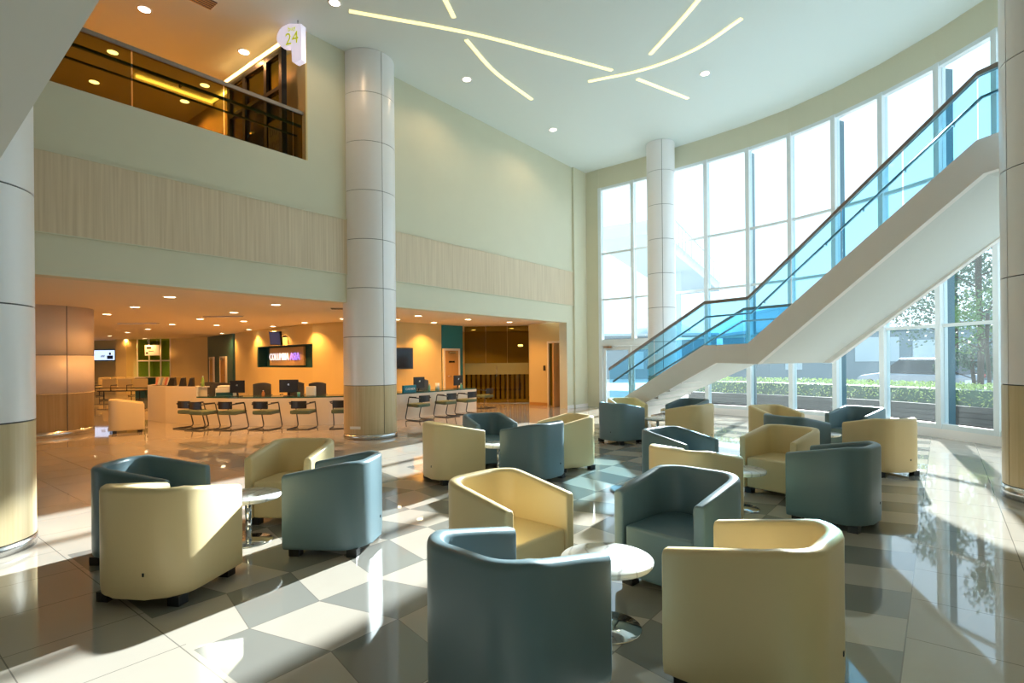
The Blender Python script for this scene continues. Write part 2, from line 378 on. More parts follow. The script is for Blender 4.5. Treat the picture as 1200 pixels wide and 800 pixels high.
# ------------------------------------------------------------------ columns
def column(x, y, r, panel, wood_h, seam_az, label, top=ZC, seams_up=True, ring=.085):
    root = empty('column', (x, y, 0), 0, label, 'column')
    g = .006
    MB().lathe([(r + .006, 0), (r + .006, ring)], n=48).build('steel_skirting', M['steel'], root)
    MB().lathe([(r - .012, ring), (r - .012, top)], n=48).build('joint_core', M['joint'], root)
    def shell(name, z0, z1, m):
        n = 48; mb = MB()
        # two half shells with vertical joints
        for h in range(2):
            a0 = seam_az + h * PI + .006 / r; a1 = seam_az + (h + 1) * PI - .006 / r
            k = 24; vv = []; ff = []
            for i in range(k + 1):
                a = a0 + (a1 - a0) * i / k
                for (rr, zz) in ((r - .011, z0 + g), (r, z0 + g), (r, z1 - g), (r - .011, z1 - g)): vv.append((rr * math.cos(a), rr * math.sin(a), zz))
            for i in range(k):
                for j in range(4): ff.append((i * 4 + j, i * 4 + (j + 1) % 4, (i + 1) * 4 + (j + 1) % 4, (i + 1) * 4 + j))
            ff += [(0, 1, 2, 3), (k * 4 + 3, k * 4 + 2, k * 4 + 1, k * 4)]
            base = len(mb.v); mb.v += vv
            for f in ff: mb.f.append(tuple(base + q for q in f)); mb.sm.append(True)
        o = mb.build(name, m, root)
        o.modifiers.new('split', 'EDGE_SPLIT').split_angle = math.radians(40)
    shell('wood_base', ring, wood_h, M['woodcol'])
    z = wood_h
    while z < top - .01:
        z2 = min(z + panel, top); shell('cladding_panel', z, z2, M['clad']); z = z2
    return root
column(-4.44, 4.36, .48, .945, 1.04, -.35, 'thick pale clad column with maple base at the left edge')
column(-2.86, 11.02, .52, .945, 1.04, -.80, 'tall pale clad column standing in front of the counter hall opening')
column(4.22, 15.35, .385, .945, 1.04, -1.75, 'slimmer pale clad column between the stairs and the windows')
column(5.70, 5.62, .50, 1.13, 1.20, 2.9, 'large clad column with maple base at the right edge', ring=.14)
# round-cornered column inside the counter hall
root = empty('hall_column', (-10.22, 11.75, 0), 0, 'broad pinkish clad column inside the counter hall behind the left column', 'column')
MB().lathe([(.98, 0), (.98, .12)], n=48).build('steel_skirting', M['steel'], root)
MB().lathe([(.97, .12), (.97, .88), (.985, .88), (.985, .90)], n=48).build('wood_base', M['woodcol'], root)
for z0, z1 in ((.905, 1.69), (1.70, ZR)):
    MB().lathe([(.98, z0), (.98, z1)], n=48).build('cladding_panel', M['cladw'], root)
MB().lathe([(.97, .88), (.97, ZR)], n=48).build('joint_core', M['joint'], root)
for a in (-1.15, -.35):
    MB().box(.975, .985, -.006, .006, .12, ZR, zrot(a)).build('joint_strip', M['joint'], root)

# ------------------------------------------------------------------ window wall: frames, panes, fins
TR = [2.08, 3.40, 4.85]
INSET = -.12
def bay(i, a, b, z0=.17, z1=6.95, first=False):
    A = Vector(a); B = Vector(b); d = (B - A); L = d.length; ang = math.atan2(d.y, d.x)
    Mx = Matrix.Translation((A.x, A.y, 0)) @ zrot(ang)
    f = MB(); w = .055
    f.box(-w, w, -.02, .14, z0, z1, Mx)
    if first is None: f.box(L - w, L + w, -.02, .14, z0, z1, Mx)
    f.box(w, L - w, 0, .12, z0, z0 + .09, Mx); f.box(w, L - w, 0, .12, z1 - .08, z1, Mx)
    for z in TR:
        if z > z0 + .1: f.box(w, L - w, .02, .10, z - .03, z + .03, Mx)
    o = f.build('window_%d' % i, M['alu']); tag(o, kind='structure')
    zz = [z0 + .09] + [z for z in TR if z > z0 + .1] + [z1 - .08]
    for a_, b_ in zip(zz[:-1], zz[1:]):
        p = MB().box(w, L - w, .055, .065, a_ + .03, b_ - .03, Mx).build('pane', M['glassw'], o)
    return Mx, L
n = 1
NG = 12     # glazed bays; beyond them the wall is solid
tag(MB().ribbon(JX[NG:], 0, 6.95, .22).build('wall_right_near', M['wall']), kind='structure')
for i in range(NG):
    bay(n, JX[i], JX[i + 1], z0=(2.05 if i < 2 else .17)); n += 1
# dark outside fins
for k, i in enumerate((4, 6, 8)):
    a = Vector(JX[i]); d = (Vector(JX[i + 1]) - Vector(JX[i - 1])).normalized(); ang = math.atan2(d.y, d.x)
    Mx = Matrix.Translation((a.x, a.y, 0)) @ zrot(ang)
    tag(MB().box(-.045, .045, .16, .32, .17, 6.85, Mx).build('trim_%d' % (3 + k), M['fin']), kind='structure')
# glazed double door under the first two bays
A = Vector(JX[0]); B = Vector((4.45, 15.88)); d = B - A; L = d.length; Md = Matrix.Translation((A.x, A.y, 0)) @ zrot(math.atan2(d.y, d.x))
f = MB()
for x0, x1 in ((-.05, .07), (L - .1, L + .02)): f.box(x0, x1, -.03, .15, 0, 2.05, Md)
f.box(.07, L - .1, -.03, .15, 1.93, 2.05, Md)
fr = f.build('door_1', M['alu']); tag(fr, kind='structure')
for k in range(2):
    x0 = .08 + k * (L - .19) / 2; x1 = x0 + (L - .19) / 2 - .01
    lf = MB().box(x0, x0 + .09, .02, .08, .02, 1.92, Md).box(x1 - .09, x1, .02, .08, .02, 1.92, Md).box(x0 + .09, x1 - .09, .02, .08, .02, .14, Md).box(x0 + .09, x1 - .09, .02, .08, 1.80, 1.92, Md).build('door_leaf', M['alu'], fr)
    MB().box(x0 + .09, x1 - .09, .045, .055, .14, 1.80, Md).build('pane', M['glassw'], lf)
    hx = (x1 - .05) if k == 0 else (x0 + .05)
    MB().tube([tuple(Md @ Vector((hx, -.04, z))) for z in (.75, 1.05, 1.35)], .014).tube([tuple(Md @ Vector((hx, y, .82))) for y in (.02, -.04)], .01).tube([tuple(Md @ Vector((hx, y, 1.28))) for y in (.02, -.04)], .01).build('door_handle', M['chrome'], lf)
MB().box(.15, .45, -.08, -.03, 1.86, 1.93, Md).build('door_closer', M['steel'], fr)

# ------------------------------------------------------------------ staircase
def lerp(a, b, t): return tuple(p + (q - p) * t for p, q in zip(a, b))
d1 = Vector((.786, -.618)); d2 = Vector((.424, -.905))
Bp = Vector((3.673, 10.449)); Cp = Vector((4.227, 9.802))
def pl(t, seg):
    p = (Bp + d1 * t) if seg == 1 else (Cp + d2 * t); return (p.x, p.y)
WST = 2.05
near = [pl(-2.22, 1), pl(-1.18, 1), pl(0, 1), (Cp.x, Cp.y), pl(3.46, 2), pl(4.6, 2)]
ztop = [.375, 1.02, 1.76, 1.77, 4.14, 4.22]
far_ = offset(near, WST)
NB = [pl(-2.22, 1), pl(-1.18, 1), pl(.23, 1), pl(.21, 2), pl(3.53, 2), pl(4.6, 2)]
ZBOT = [.02, .627, 1.424, 1.401, 3.714, 3.80]
FB = offset(NB, WST)
st = empty('staircase', (near[0][0], near[0][1], 0), 0, 'white staircase with a landing and blue glass balustrade rising past the windows', 'staircase')
st.location = (0, 0, 0)
def interp(pts, zs, p):
    """height of a polyline profile at plan distance"""
    best = None
    for i in range(len(pts) - 1):
        a = Vector(pts[i]); b = Vector(pts[i + 1]); d = b - a; t = max(0, min(1, (Vector(p) - a).dot(d) / d.length_squared))
        q = a + d * t; e = (q - Vector(p)).length
        if best is None or e < best[0]: best = (e, zs[i] + (zs[i + 1] - zs[i]) * t)
    return best[1]
def side(off0, off1, name, mat_):
    # plan stations shared by top and bottom lines
    stn = [pl(-2.22, 1), pl(-1.18, 1), pl(0, 1), pl(.23, 1), (Cp.x, Cp.y), pl(.21, 2), pl(3.46, 2), pl(3.53, 2), pl(4.6, 2)]
    zt = [interp(near, ztop, p) for p in stn]; zb = [interp(NB, ZBOT, p) for p in stn]
    a = offset(stn, off0) if off0 else stn; b = offset(stn, off1)
    mb = MB()
    n_ = len(stn); vv = []
    for i in range(n_):
        vv += [(a[i][0], a[i][1], zb[i]), (a[i][0], a[i][1], zt[i]), (b[i][0], b[i][1], zt[i]), (b[i][0], b[i][1], zb[i])]
    ff = [(0, 1, 2, 3), tuple(4 * (n_ - 1) + q for q in (3, 2, 1, 0))]
    for i in range(n_ - 1):
        for j in range(4): ff.append((4 * i + j, 4 * i + (j + 1) % 4, 4 * (i + 1) + (j + 1) % 4, 4 * (i + 1) + j))
    mb.add(vv, ff); return mb.build(name, mat_, st)
side(0, .10, 'stringer', M['stair'])
side(WST - .10, WST, 'stringer', M['stair'])
# soffit slab
a = offset(NB, .10); b = offset(NB, WST - .10); vv = []
for i in range(len(NB)):
    vv += [(a[i][0], a[i][1], ZBOT[i] + .004), (a[i][0], a[i][1], ZBOT[i] + .12), (b[i][0], b[i][1], ZBOT[i] + .12), (b[i][0], b[i][1], ZBOT[i] + .004)]
nn = len(NB); ff = [(0, 1, 2, 3), tuple(4 * (nn - 1) + q for q in (3, 2, 1, 0))]
for i in range(nn - 1):
    for j in range(4): ff.append((4 * i + j, 4 * i + (j + 1) % 4, 4 * (i + 1) + (j + 1) % 4, 4 * (i + 1) + j))
MB().add(vv, ff).build('soffit', M['soffit'], st)
# treads
def tread(seg, t0, t1, z0, z1):
    a = Vector(pl(t0, seg)); b = Vector(pl(t1, seg)); d = (d1 if seg == 1 else d2); nrm = Vector((-d.y, d.x))
    q = [a + nrm * .10, b + nrm * .10, b + nrm * (WST - .10), a + nrm * (WST - .10)]
    MB().prism([(p.x, p.y) for p in q], z0, z1).build('tread', M['stair'], st)
nt_ = 9
for i in range(nt_):
    t0 = -2.22 + i * 2.22 / nt_; z = .18 + i * (1.60 - .18) / nt_
    tread(1, t0, t0 + 2.22 / nt_ + .02, max(.0, z - .12), z)
lp = [tuple(p) for p in (Bp, Cp)]
q = offset([pl(-.3, 1), pl(0, 1), tuple(Cp), pl(.3, 2)], .1), offset([pl(-.3, 1), pl(0, 1), tuple(Cp), pl(.3, 2)], WST - .1)
MB().prism([q[0][1], q[0][2], q[1][2], q[1][1]], 1.54, 1.62).build('landing', M['stair'], st)
for i in range(15):
    t0 = i * 3.46 / 15; z = 1.62 + (i + 1) * (4.0 - 1.62) / 15
    tread(2, t0, t0 + 3.46 / 15 + .02, z - .12, z)
tread(2, 3.46, 4.6, 3.9, 4.03)
# balustrades
def balustrade(off):
    stn = offset([pl(-2.05, 1), pl(0, 1), tuple(Cp), pl(3.46, 2), pl(4.6, 2)], off)
    zb = [interp(near, ztop, p) for p in (pl(-2.05, 1), pl(0, 1), tuple(Cp), pl(3.46, 2), pl(4.6, 2))]
    RH = .80
    segs = [(0, 1, 2), (1, 2, 1), (2, 3, 4), (3, 4, 1)]
    for i, j, k in segs:
        a = Vector((*stn[i], zb[i])); b = Vector((*stn[j], zb[j]))
        for s in range(k):
            p = a.lerp(b, s / k + .004); r_ = a.lerp(b, (s + 1) / k - .004)
            d = (b - a); d.z = 0; d.normalize(); nn_ = Vector((-d.y, d.x, 0)) * .006
            MB().hull8([p - nn_ - Vector((0, 0, .03)), r_ - nn_ - Vector((0, 0, .03)), r_ - nn_ + Vector((0, 0, RH)), p - nn_ + Vector((0, 0, RH))],
                       [p + nn_ - Vector((0, 0, .03)), r_ + nn_ - Vector((0, 0, .03)), r_ + nn_ + Vector((0, 0, RH)), p + nn_ + Vector((0, 0, RH))]).build('glass_panel', M['glassb'], st)
    # top rail: flat bar following the glass
    pts = [Vector((*s_, z + RH)) for s_, z in zip(stn, zb)]
    mb = MB(); vv = []
    for i, p in enumerate(pts):
        d = (pts[min(i + 1, len(pts) - 1)] - pts[max(i - 1, 0)]); d.z = 0; d.normalize(); nn_ = Vector((-d.y, d.x, 0)) * .032
        vv += [p - nn_ - Vector((0, 0, .012)), p + nn_ - Vector((0, 0, .012)), p + nn_ + Vector((0, 0, .045)), p - nn_ + Vector((0, 0, .045))]
    ff = [(0, 1, 2, 3), tuple(4 * (len(pts) - 1) + q for q in (3, 2, 1, 0))]
    for i in range(len(pts) - 1):
        for j in range(4): ff.append((4 * i + j, 4 * i + (j + 1) % 4, 4 * (i + 1) + (j + 1) % 4, 4 * (i + 1) + j))
    mb.add(vv, ff).build('top_rail', M['rail'], st)
    # lower hand rail on the stair side
    s2 = offset([pl(-2.0, 1), pl(0, 1), tuple(Cp), pl(3.46, 2), pl(4.6, 2)], off + (.08 if off < 1 else -.08))
    pts = [(p[0], p[1], z + RH - .25) for p, z in zip(s2, zb)]
    h = MB().tube(pts, .021, n=8).build('hand_rail', M['tuberail'], st)
    br = MB()
    for i, j, k in ((0, 1, 3), (2, 3, 6)):
        a = Vector(pts[i]); b = Vector(pts[j]); ga = Vector((*stn[i], zb[i] + RH - .30)); gb = Vector((*stn[j], zb[j] + RH - .30))
        for s in range(k):
            t = (s + .5) / k; p = a.lerp(b, t); g_ = ga.lerp(gb, t)
            MB().tube([p, p - Vector((0, 0, .05)), g_], .009, n=6).build('rail_bracket', M['chrome'], h)
balustrade(.05); balustrade(WST - .05)

# sloping underside of the upper flight crossing the top left corner
P1 = Vector((-2.40, 3.20, 3.63)); dv = Vector((-1.16, .60, -.71))
nv = Vector((-.46, -.89, 0)).normalized()
up = Vector((0, 0, .45))
aa = P1 + dv * 1.12; b_ = P1 - dv * 2.6
us = empty('upper_stair_flight', (0, 0, 0), 0, 'sloping pale underside of a stair flight crossing the top left corner', 'staircase')
MB().hull8([aa, b_, b_ + nv * 1.9, aa + nv * 1.9], [aa + up * .5, b_ + up * .5, b_ + nv * 1.9 + up * .5, aa + nv * 1.9 + up * .5]).build('soffit', M['soffit'], us)
MB().hull8([aa + up * .5, b_ + up * .5, b_ + nv * .12 + up * .5, aa + nv * .12 + up * .5], [aa + up, b_ + up, b_ + nv * .12 + up, aa + nv * .12 + up]).build('stringer', M['stair'], us)

# ------------------------------------------------------------------ tub chairs
CW, CD, HB, HF, CT, CR = .65, .64, .728, .628, .075, .21
def tub_shell():
    hw, hd = CW / 2, CD / 2
    outer = [(-hw, hd), (-hw, .12), (-hw, -.02)]
    for i in range(0, 9): a = PI + i * PI / 16; outer.append((-hw + CR + CR * math.cos(a), -hd + CR + CR * math.sin(a)))
    for i in range(0, 9): a = 1.5 * PI + i * PI / 16; outer.append((hw - CR + CR * math.cos(a), -hd + CR + CR * math.sin(a)))
    outer += [(hw, -.02), (hw, .12), (hw, hd)]
    inner = offset(outer, CT)
    inner = [(p[0], min(p[1], hd)) for p in inner]
    inner[0] = (-hw + CT, hd); inner[-1] = (hw - CT, hd)
    def zt(y):
        t = min(1, max(0, (y - (-hd + CR * .6)) / (CD - CR * .6))); return HB + (HF - HB) * (t ** 1.05)
    rr = .028
    # cross-section: outer bottom, outer belly, outer top edge, rim rounding, inner top, inner bottom
    prof = []
    vv = []; ff = []; m = 0
    for (o, i_) in zip(outer, inner):
        O = Vector(o); I = Vector(i_); z = zt(o[1]); d = (I - O)
        taper = .965
        sec = [(O * taper if abs(o[1]) < hd else Vector((o[0] * taper, o[1] - .01)), .055), (O * .985 if abs(o[1]) < hd else Vector((o[0] * .985, o[1])), .066), (O, .11), (O, z - rr), (O + d * .08, z - rr * .35), (O + d * .28, z),
               (O + d * .72, z), (O + d * .92, z - rr * .35), (I, z - rr), (I, .30), (I, .07)]
        m = len(sec)
        for p, q in sec: vv.append((p[0], p[1], q))
    k = len(outer)
    for i in range(k - 1):
        for j in range(m): ff.append((i * m + j, i * m + (j + 1) % m, (i + 1) * m + (j + 1) % m, (i + 1) * m + j))
    ff.append(tuple(range(m))); ff.append(tuple((k - 1) * m + j for j in range(m - 1, -1, -1)))
    mb = MB(); mb.add(vv, ff, True)
    return mb
def make_tub(colour):
    m = M[colour]
    root = empty('tub_chair', (0, 0, 0))
    sh = tub_shell().build('shell', m, root)
    b = sh.modifiers.new('bevel', 'BEVEL'); b.width = .012; b.segments = 3; b.limit_method = 'ANGLE'; b.angle_limit = math.radians(55)
    hw, hd = CW / 2 - CT, CD / 2
    # seat cushion, rounded at the front and fitting the curved back
    pl_ = [(hw - .004, hd - .012), (-hw + .004, hd - .012), (-hw + .004, -.05)]
    rc = CR - CT
    for i in range(0, 7): a = PI + i * PI / 12; pl_.append((-hw + .004 + rc + rc * math.cos(a), -hd + CT + .004 + rc + rc * math.sin(a)))
    for i in range(0, 7): a = 1.5 * PI + i * PI / 12; pl_.append((hw - .004 - rc + rc * math.cos(a), -hd + CT + .004 + rc + rc * math.sin(a)))
    pl_.append((hw - .004, -.05))
    MB().prism(pl_, .070, .405).build('seat', m, root, bevel=.022, seg=3)
    for x in (-.25, .25):
        for y in (-.22, .24): MB().box(x - .04, x + .04, y - .04, y + .04, 0, .062).build('leg', M['black'], root)
    # small tag on the back seam
    MB().box(.094, .106, -CD / 2 - .004, -CD / 2 + .004, .20, .222).build('tag', M['black'], root)
    return root
CH = [  # colour, x, y, facing angle, label, group
 ('blue', -2.910, 4.364, 1.3, 'blue-grey tub chair at the far left, partly behind a cream one'),
 ('beige', -2.316, 3.665, 81.7, 'cream tub chair at the left with its back to the camera and a sun patch'),
 ('beige', -2.115, 5.305, 263.1, 'cream tub chair facing the camera behind the leftmost marble table'),
 ('blue', -1.439, 4.495, 175.1, 'blue-grey tub chair right of the leftmost marble table, side in sunlight'),
 ('beige', -.785, 6.953, 32.5, 'cream tub chair in front of the thick column, back turned to the camera'),
 ('blue', -.361, 7.870, 297.3, 'blue-grey tub chair facing the camera, nearest to the right part of the counter'),
 ('blue', .285, 6.95, 140.3, 'blue-grey tub chair, back turned, directly behind the open cream chair in the middle'),
 ('beige', .77, 7.64, 206, 'cream tub chair half hidden behind the blue-grey chair in the middle'),
 ('beige', -.055, 3.592, 316.5, 'cream tub chair with open seat facing the nearest marble table'),
 ('blue', -.015, 2.433, 47.2, 'dark blue-grey tub chair nearest the camera at the bottom centre'),
 ('blue', 1.131, 3.652, 222.9, 'blue-grey tub chair with open seat facing the camera behind the nearest table'),
 ('beige', 1.131, 2.526, 137.0, 'large cream tub chair nearest the camera at the bottom right'),
 ('blue', 1.792, 5.988, 309.1, 'blue-grey tub chair showing its dark hollow behind a long cream back'),
 ('beige', 1.600, 4.90, 40.0, 'cream tub chair wedged between two blue-grey chairs right of centre'),
 ('beige', 3.001, 6.072, 215.0, 'cream tub chair with open seat facing the third marble table'),
 ('blue', 2.969, 5.019, 131.1, 'blue-grey tub chair with back turned, right of the open cream chair'),
 ('beige', 2.26, 10.88, 281.3, 'cream tub chair peeping over a blue-grey back near the foot of the stairs'),
 ('blue', 1.955, 9.98, 33.7, 'blue-grey tub chair with back turned near the foot of the stairs'),
 ('blue', 3.410, 10.534, 217.5, 'blue-grey tub chair peeping over a cream back under the stair landing'),
 ('beige', 3.106, 9.468, 128.7, 'cream tub chair with back turned under the stair landing'),
 ('beige', 4.233, 8.869, 284.4, 'cream tub chair, small rim visible, behind a blue-grey back before the windows'),
 ('blue', 3.848, 7.491, 21.9, 'blue-grey tub chair with a low wide back behind the open cream chair'),
 ('blue', 5.364, 8.493, 208.9, 'blue-grey tub chair with dark hollow closest to the window wall'),
 ('beige', 4.835, 7.143, 99.6, 'cream tub chair with back turned, rightmost by the window wall'),
 ('beige', -8.55, 12.1, 36.0, 'lone cream armchair beside the broad column in the counter hall'),
]
protos = {}
for c, x, y, a, lab in CH:
    if c not in protos: o = protos[c] = make_tub(c)
    else: o = copy_tree(protos[c])
    o.location = (x, y, 0); o.rotation_euler = (0, 0, math.radians(a - 90))
    tag(o, lab, 'armchair', 'tub chairs around the marble tables' if x > -5 else 'armchairs in the counter hall')

# ------------------------------------------------------------------ marble tables
def make_table():
    root = empty('side_table', (0, 0, 0))
    MB().lathe([(.235, .358), (.252, .364), (.258, .374), (.258, .388), (.252, .394), (.10, .396), (.002, .396)], n=48).build('table_top', M['marble'], root)
    MB().lathe([(.002, .345), (.09, .345), (.09, .358), (.002, .358)], n=24, cap=False).build('mounting_plate', M['steel'], root)
    MB().lathe([(.026, .012), (.026, .347)], n=20).build('pole', M['chrome'], root)
    MB().lathe([(.190, 0), (.192, .004), (.188, .010), (.06, .018), (.03, .024), (.002, .024)], n=48).build('base', M['chrome'], root)
    return root
tp = None
for x, y, lab in ((-2.23, 4.60, 'round marble table between the left group of tub chairs'), (.52, 3.06, 'round marble table nearest the camera, chrome pedestal'),
                  (2.26, 5.47, 'round marble table peeping out right of the wedged cream chair'), (2.74, 10.32, 'small far marble table near the foot of the stairs'),
                  (-.19, 7.31, 'marble table hidden amid the chairs before the thick column'), (4.55, 8.05, 'marble table amid the chairs closest to the window wall')):
    if tp is None: o = tp = make_table()
    else: o = copy_tree(tp)
    o.location = (x, y, 0); tag(o, lab, 'table', 'round marble side tables')

# ------------------------------------------------------------------ reception counter
CPH = [(-10.0, 15.3), (-9.75, 14.6), (-8.8, 13.85), (-7.75, 13.40)]           # high part
CPL = [(-7.75, 13.40), (-6.8, 13.08), (-6.0, 12.97), (-5.2, 12.97), (-4.4, 13.08), (-3.6, 13.40), (-2.9, 14.06), (-2.0, 15.22), (-1.08, 16.46)]
cn = empty('reception_counter', (0, 0, 0), 0, 'long curved white reception counter with low dark green top', 'counter')
MB().ribbon(CPL, .0, .655, .06).build('front_panel', M['counter'], cn)
MB().ribbon(CPL, .655, .685, .72).build('counter_top', M['countertop'], cn)
MB().ribbon([(-1.14, 16.5), (-1.66, 16.88)], 0, .655, .04).build('end_panel', M['counter'], cn)
cn = empty('raised_counter', (0, 0, 0), 0, 'taller white end section of the counter carrying leaflets and file boxes', 'counter')
MB().ribbon(CPH, 0, .90, .06).build('raised_front_panel', M['counter'], cn)
MB().ribbon([(-7.77, 13.41), (-7.66, 13.72)], 0, .90, .05).build('raised_end_panel', M['counter'], cn)
MB().ribbon(CPH, .90, .93, .36).build('raised_top', M['counter'], cn)

def text(s, size, m, parent=None, loc=(0, 0, 0), rot=(PI / 2, 0, 0), ext=.004, name='lettering', align='CENTER'):
    c = bpy.data.curves.new(name, 'FONT'); c.body = s; c.size = size; c.extrude = ext; c.align_x = align; c.align_y = 'CENTER'; c.resolution_u = 2
    o = bpy.data.objects.new(name, c); COL.objects.link(o)
    dg = bpy.context.evaluated_depsgraph_get(); me = bpy.data.meshes.new_from_object(o.evaluated_get(dg))
    bpy.data.objects.remove(o)
    o = bpy.data.objects.new(name, me); COL.objects.link(o); me.materials.clear(); me.materials.append(m)
    o.location = loc; o.rotation_euler = rot
    if parent: o.parent = parent
    return o
def atp(px, Y): return (px - 600) / 640 * Y

# counter chairs (cantilever, armrests, small black back pad)
def make_counter_chair():
    root = empty('counter_chair', (0, 0, 0))
    sc = .86
    # local +y is the way the sitter faces
    MB().add([], []).prism([(-.22, -.20), (-.19, -.225), (.19, -.225), (.22, -.20), (.225, .19), (.18, .235), (-.18, .235), (-.225, .19)], .345, .425).build('seat', M['cseat'], root, bevel=.018, seg=2)
    bk = MB(); vv = []
    for i in range(7):
        x = -.18 + .06 * i; y = -.275 + .04 * (x / .18) ** 2
        for z in (.47, .64): vv += [(x, y, z), (x, y + .025, z)]
    ff = []
    for i in range(6):
        a = i * 4; b = a + 4
        ff += [(a, b, b + 2, a + 2), (a + 1, a + 3, b + 3, b + 1), (a, a + 1, b + 1, b), (a + 2, b + 2, b + 3, a + 3)]
    ff += [(0, 2, 3, 1), (24, 25, 27, 26)]
    bk.add(vv, ff); bk.build('backrest', M['black'], root, bevel=.008)
    for s in (-1, 1):
        p = [(s * .235, -.30, .012), (s * .235, .16, .012), (s * .235, .215, .03), (s * .235, .225, .08), (s * .235, .14, .40), (s * .235, .10, .575), (s * .235, .05, .592), (s * .235, -.16, .585), (s * .20, -.235, .575), (s * .17, -.245, .57)]
        MB().tube(p, .0135, n=8).build('side_frame', M['darkgrey'], root)
        MB().box(s * .235 - .022, s * .235 + .022, -.17, .08, .592, .612).build('armrest', M['black'], root, bevel=.006)
    MB().tube([(-.235, -.30, .012), (.235, -.30, .012)], .012).build('floor_bar', M['darkgrey'], root)
    MB().tube([(-.235, .15, .37), (.235, .15, .37)], .012).tube([(-.235, .15, .37), (-.2, -.15, .345), (.2, -.15, .345), (.235, .15, .37)], .010).build('seat_support', M['darkgrey'], root)
    return root
cc = None
CCH = [(225, 12.74, 72, 'leftmost black and green chair at the curved counter'), (238.5, 12.42, 70, 'second chair from the left at the curved counter, overlapping the leftmost'),
       (272, 12.42, 76, 'third chair from the left at the curved counter'), (312, 12.40, 80, 'chair at the counter below the lit wall sign, left one'),
       (355, 12.45, 86, 'chair at the counter in front of the wide black monitor'), (401, 12.55, 98, 'chair at the counter half hidden by the thick column'),
       (490, 14.01, 142, 'first chair right of the thick column at the straight counter part'), (522, 14.83, 142, 'second chair right of the thick column at the counter'),
       (546, 15.5, 142, 'third chair right of the thick column at the counter'), (567, 17.35, 142, 'chair at the far end past the counter, before the tinted glass')]
for px, Y, a, lab in CCH:
    o = cc = (make_counter_chair() if cc is None else copy_tree(cc))
    o.location = (atp(px, Y), Y, 0); o.rotation_euler = (0, 0, math.radians(a - 90)); tag(o, lab, 'chair', 'cantilever chairs along the counter')

# things on the counter
def monitor(x, y, z, rz, w, h, lab):
    r = empty('monitor', (x, y, z), rz, lab, 'monitor', 'monitors on the counter')
    MB().box(-w / 2, w / 2, -.02, .02, .09, .09 + h).build('screen_back', M['black'], r, bevel=.008)
    MB().tube([(0, .0, .10), (0, .03, .01)], .022).build('stand_neck', M['black'], r)
    MB().box(-.11, .11, -.07, .09, 0, .012).build('stand_foot', M['black'], r, bevel=.004)
    MB().box(-.02, .02, -.023, -.02, .09 + h * .55, .09 + h * .68).build('badge', M['steel'], r)
monitor(-6.72, 13.35, .685, .15, .34, .30, 'black monitor back on the counter below the pair of teal doors')
monitor(-5.44, 13.30, .685, 0, .46, .31, 'wide black monitor back on the counter below the lit sign')
monitor(-2.55, 14.95, .685, .9, .38, .30, 'black monitor behind the blue sign box right of the thick column')
monitor(-1.62, 16.35, .685, .9, .36, .30, 'black monitor near the far end of the counter')
def desk_chair(x, y, rz, lab):
    r = empty('desk_chair', (x, y, 0), rz, lab, 'office chair', 'office chairs behind the counter')
    bk = MB(); vv = []; nn = 8
    for i in range(nn + 1):
        t = -1 + 2 * i / nn; xx = .23 * t; yy = .24 + .05 * (1 - t * t); zt = .98 - .04 * t * t
        vv += [(xx, yy, .48), (xx, yy + .03, .48), (xx, yy + .03, zt), (xx, yy, zt)]
    ff = [(0, 1, 2, 3), tuple(4 * nn + q for q in (3, 2, 1, 0))]
    for i in range(nn):
        for j in range(4): ff.append((4 * i + j, 4 * i + (j + 1) % 4, 4 * (i + 1) + (j + 1) % 4, 4 * (i + 1) + j))
    bk.add(vv, ff).build('backrest', M['darkgrey'], r, bevel=.01)
    MB().box(-.24, .24, -.22, .24, .42, .50).build('seat', M['black'], r, bevel=.03)
    MB().lathe([(.03, .08), (.03, .42)], n=12).build('gas_lift', M['steel'], r)
    b5 = MB()
    for k in range(5):
        a = 2 * PI * k / 5; b5.tube([(0, 0, .10), (.27 * math.cos(a), .27 * math.sin(a), .06)], .018, n=6); b5.ellipsoid((.27 * math.cos(a), .27 * math.sin(a), .03), (.03, .03, .03), 8, 6)
    b5.build('star_base', M['black'], r)
    for s in (-1, 1): MB().tube([(s * .24, -.05, .45), (s * .29, -.05, .50), (s * .29, -.05, .66), (s * .29, .15, .66)], .014).build('armrest', M['black'], r)
desk_chair(-6.55, 14.1, .1, 'brown-black office chair behind the counter right of the small monitor')
desk_chair(-5.83, 14.45, .0, 'office chair just left of the wide monitor under the lit sign')
desk_chair(-5.12, 14.10, .0, 'office chair behind the counter holding a white paper bag')
desk_chair(-2.45, 15.95, .9, 'office chair between the two monitors at the right part of the counter')
desk_chair(-7.75, 14.45, .3, 'dark office chair behind the step of the counter')
desk_chair(-8.45, 15.0, .1, 'dark office chair behind the raised counter end')
def obj1(name, mb, m, lab, cat, group=None, bevel=0, loc=None, rz=0.): return tag(mb.build(name, m, None, bevel=bevel, loc=loc, rz=rz), lab, cat, group)
obj1('paper_bag', MB().box(-.11, .11, -.05, .05, 0, .23), M['white'], 'white paper bag standing on the counter right of the wide monitor', 'bag', loc=(-4.92, 13.35, .685), bevel=.01)
r = empty('printer', (-7.10, 13.55, .685), .2, 'white printer on the counter left of the small monitor', 'printer')
MB().box(-.20, .20, -.16, .16, .0, .20).build('body', M['white'], r, bevel=.015)
MB().box(-.17, .17, -.12, .16, .20, .26).build('lid', M['white'], r, bevel=.02)
MB().box(-.13, .13, -.18, -.16, .04, .07).build('paper_slot', M['black'], r)
r = empty('keyboard_tray', (-7.02, 13.28, .685), .2, 'blue-grey desk tray in front of the printer', 'tray')
MB().box(-.19, .19, -.07, .07, 0, .02).build('base', M['teal_dark'], r, bevel=.004)
MB().box(-.19, .19, .05, .07, .02, .10).build('back_lip', M['teal_dark'], r, bevel=.004)
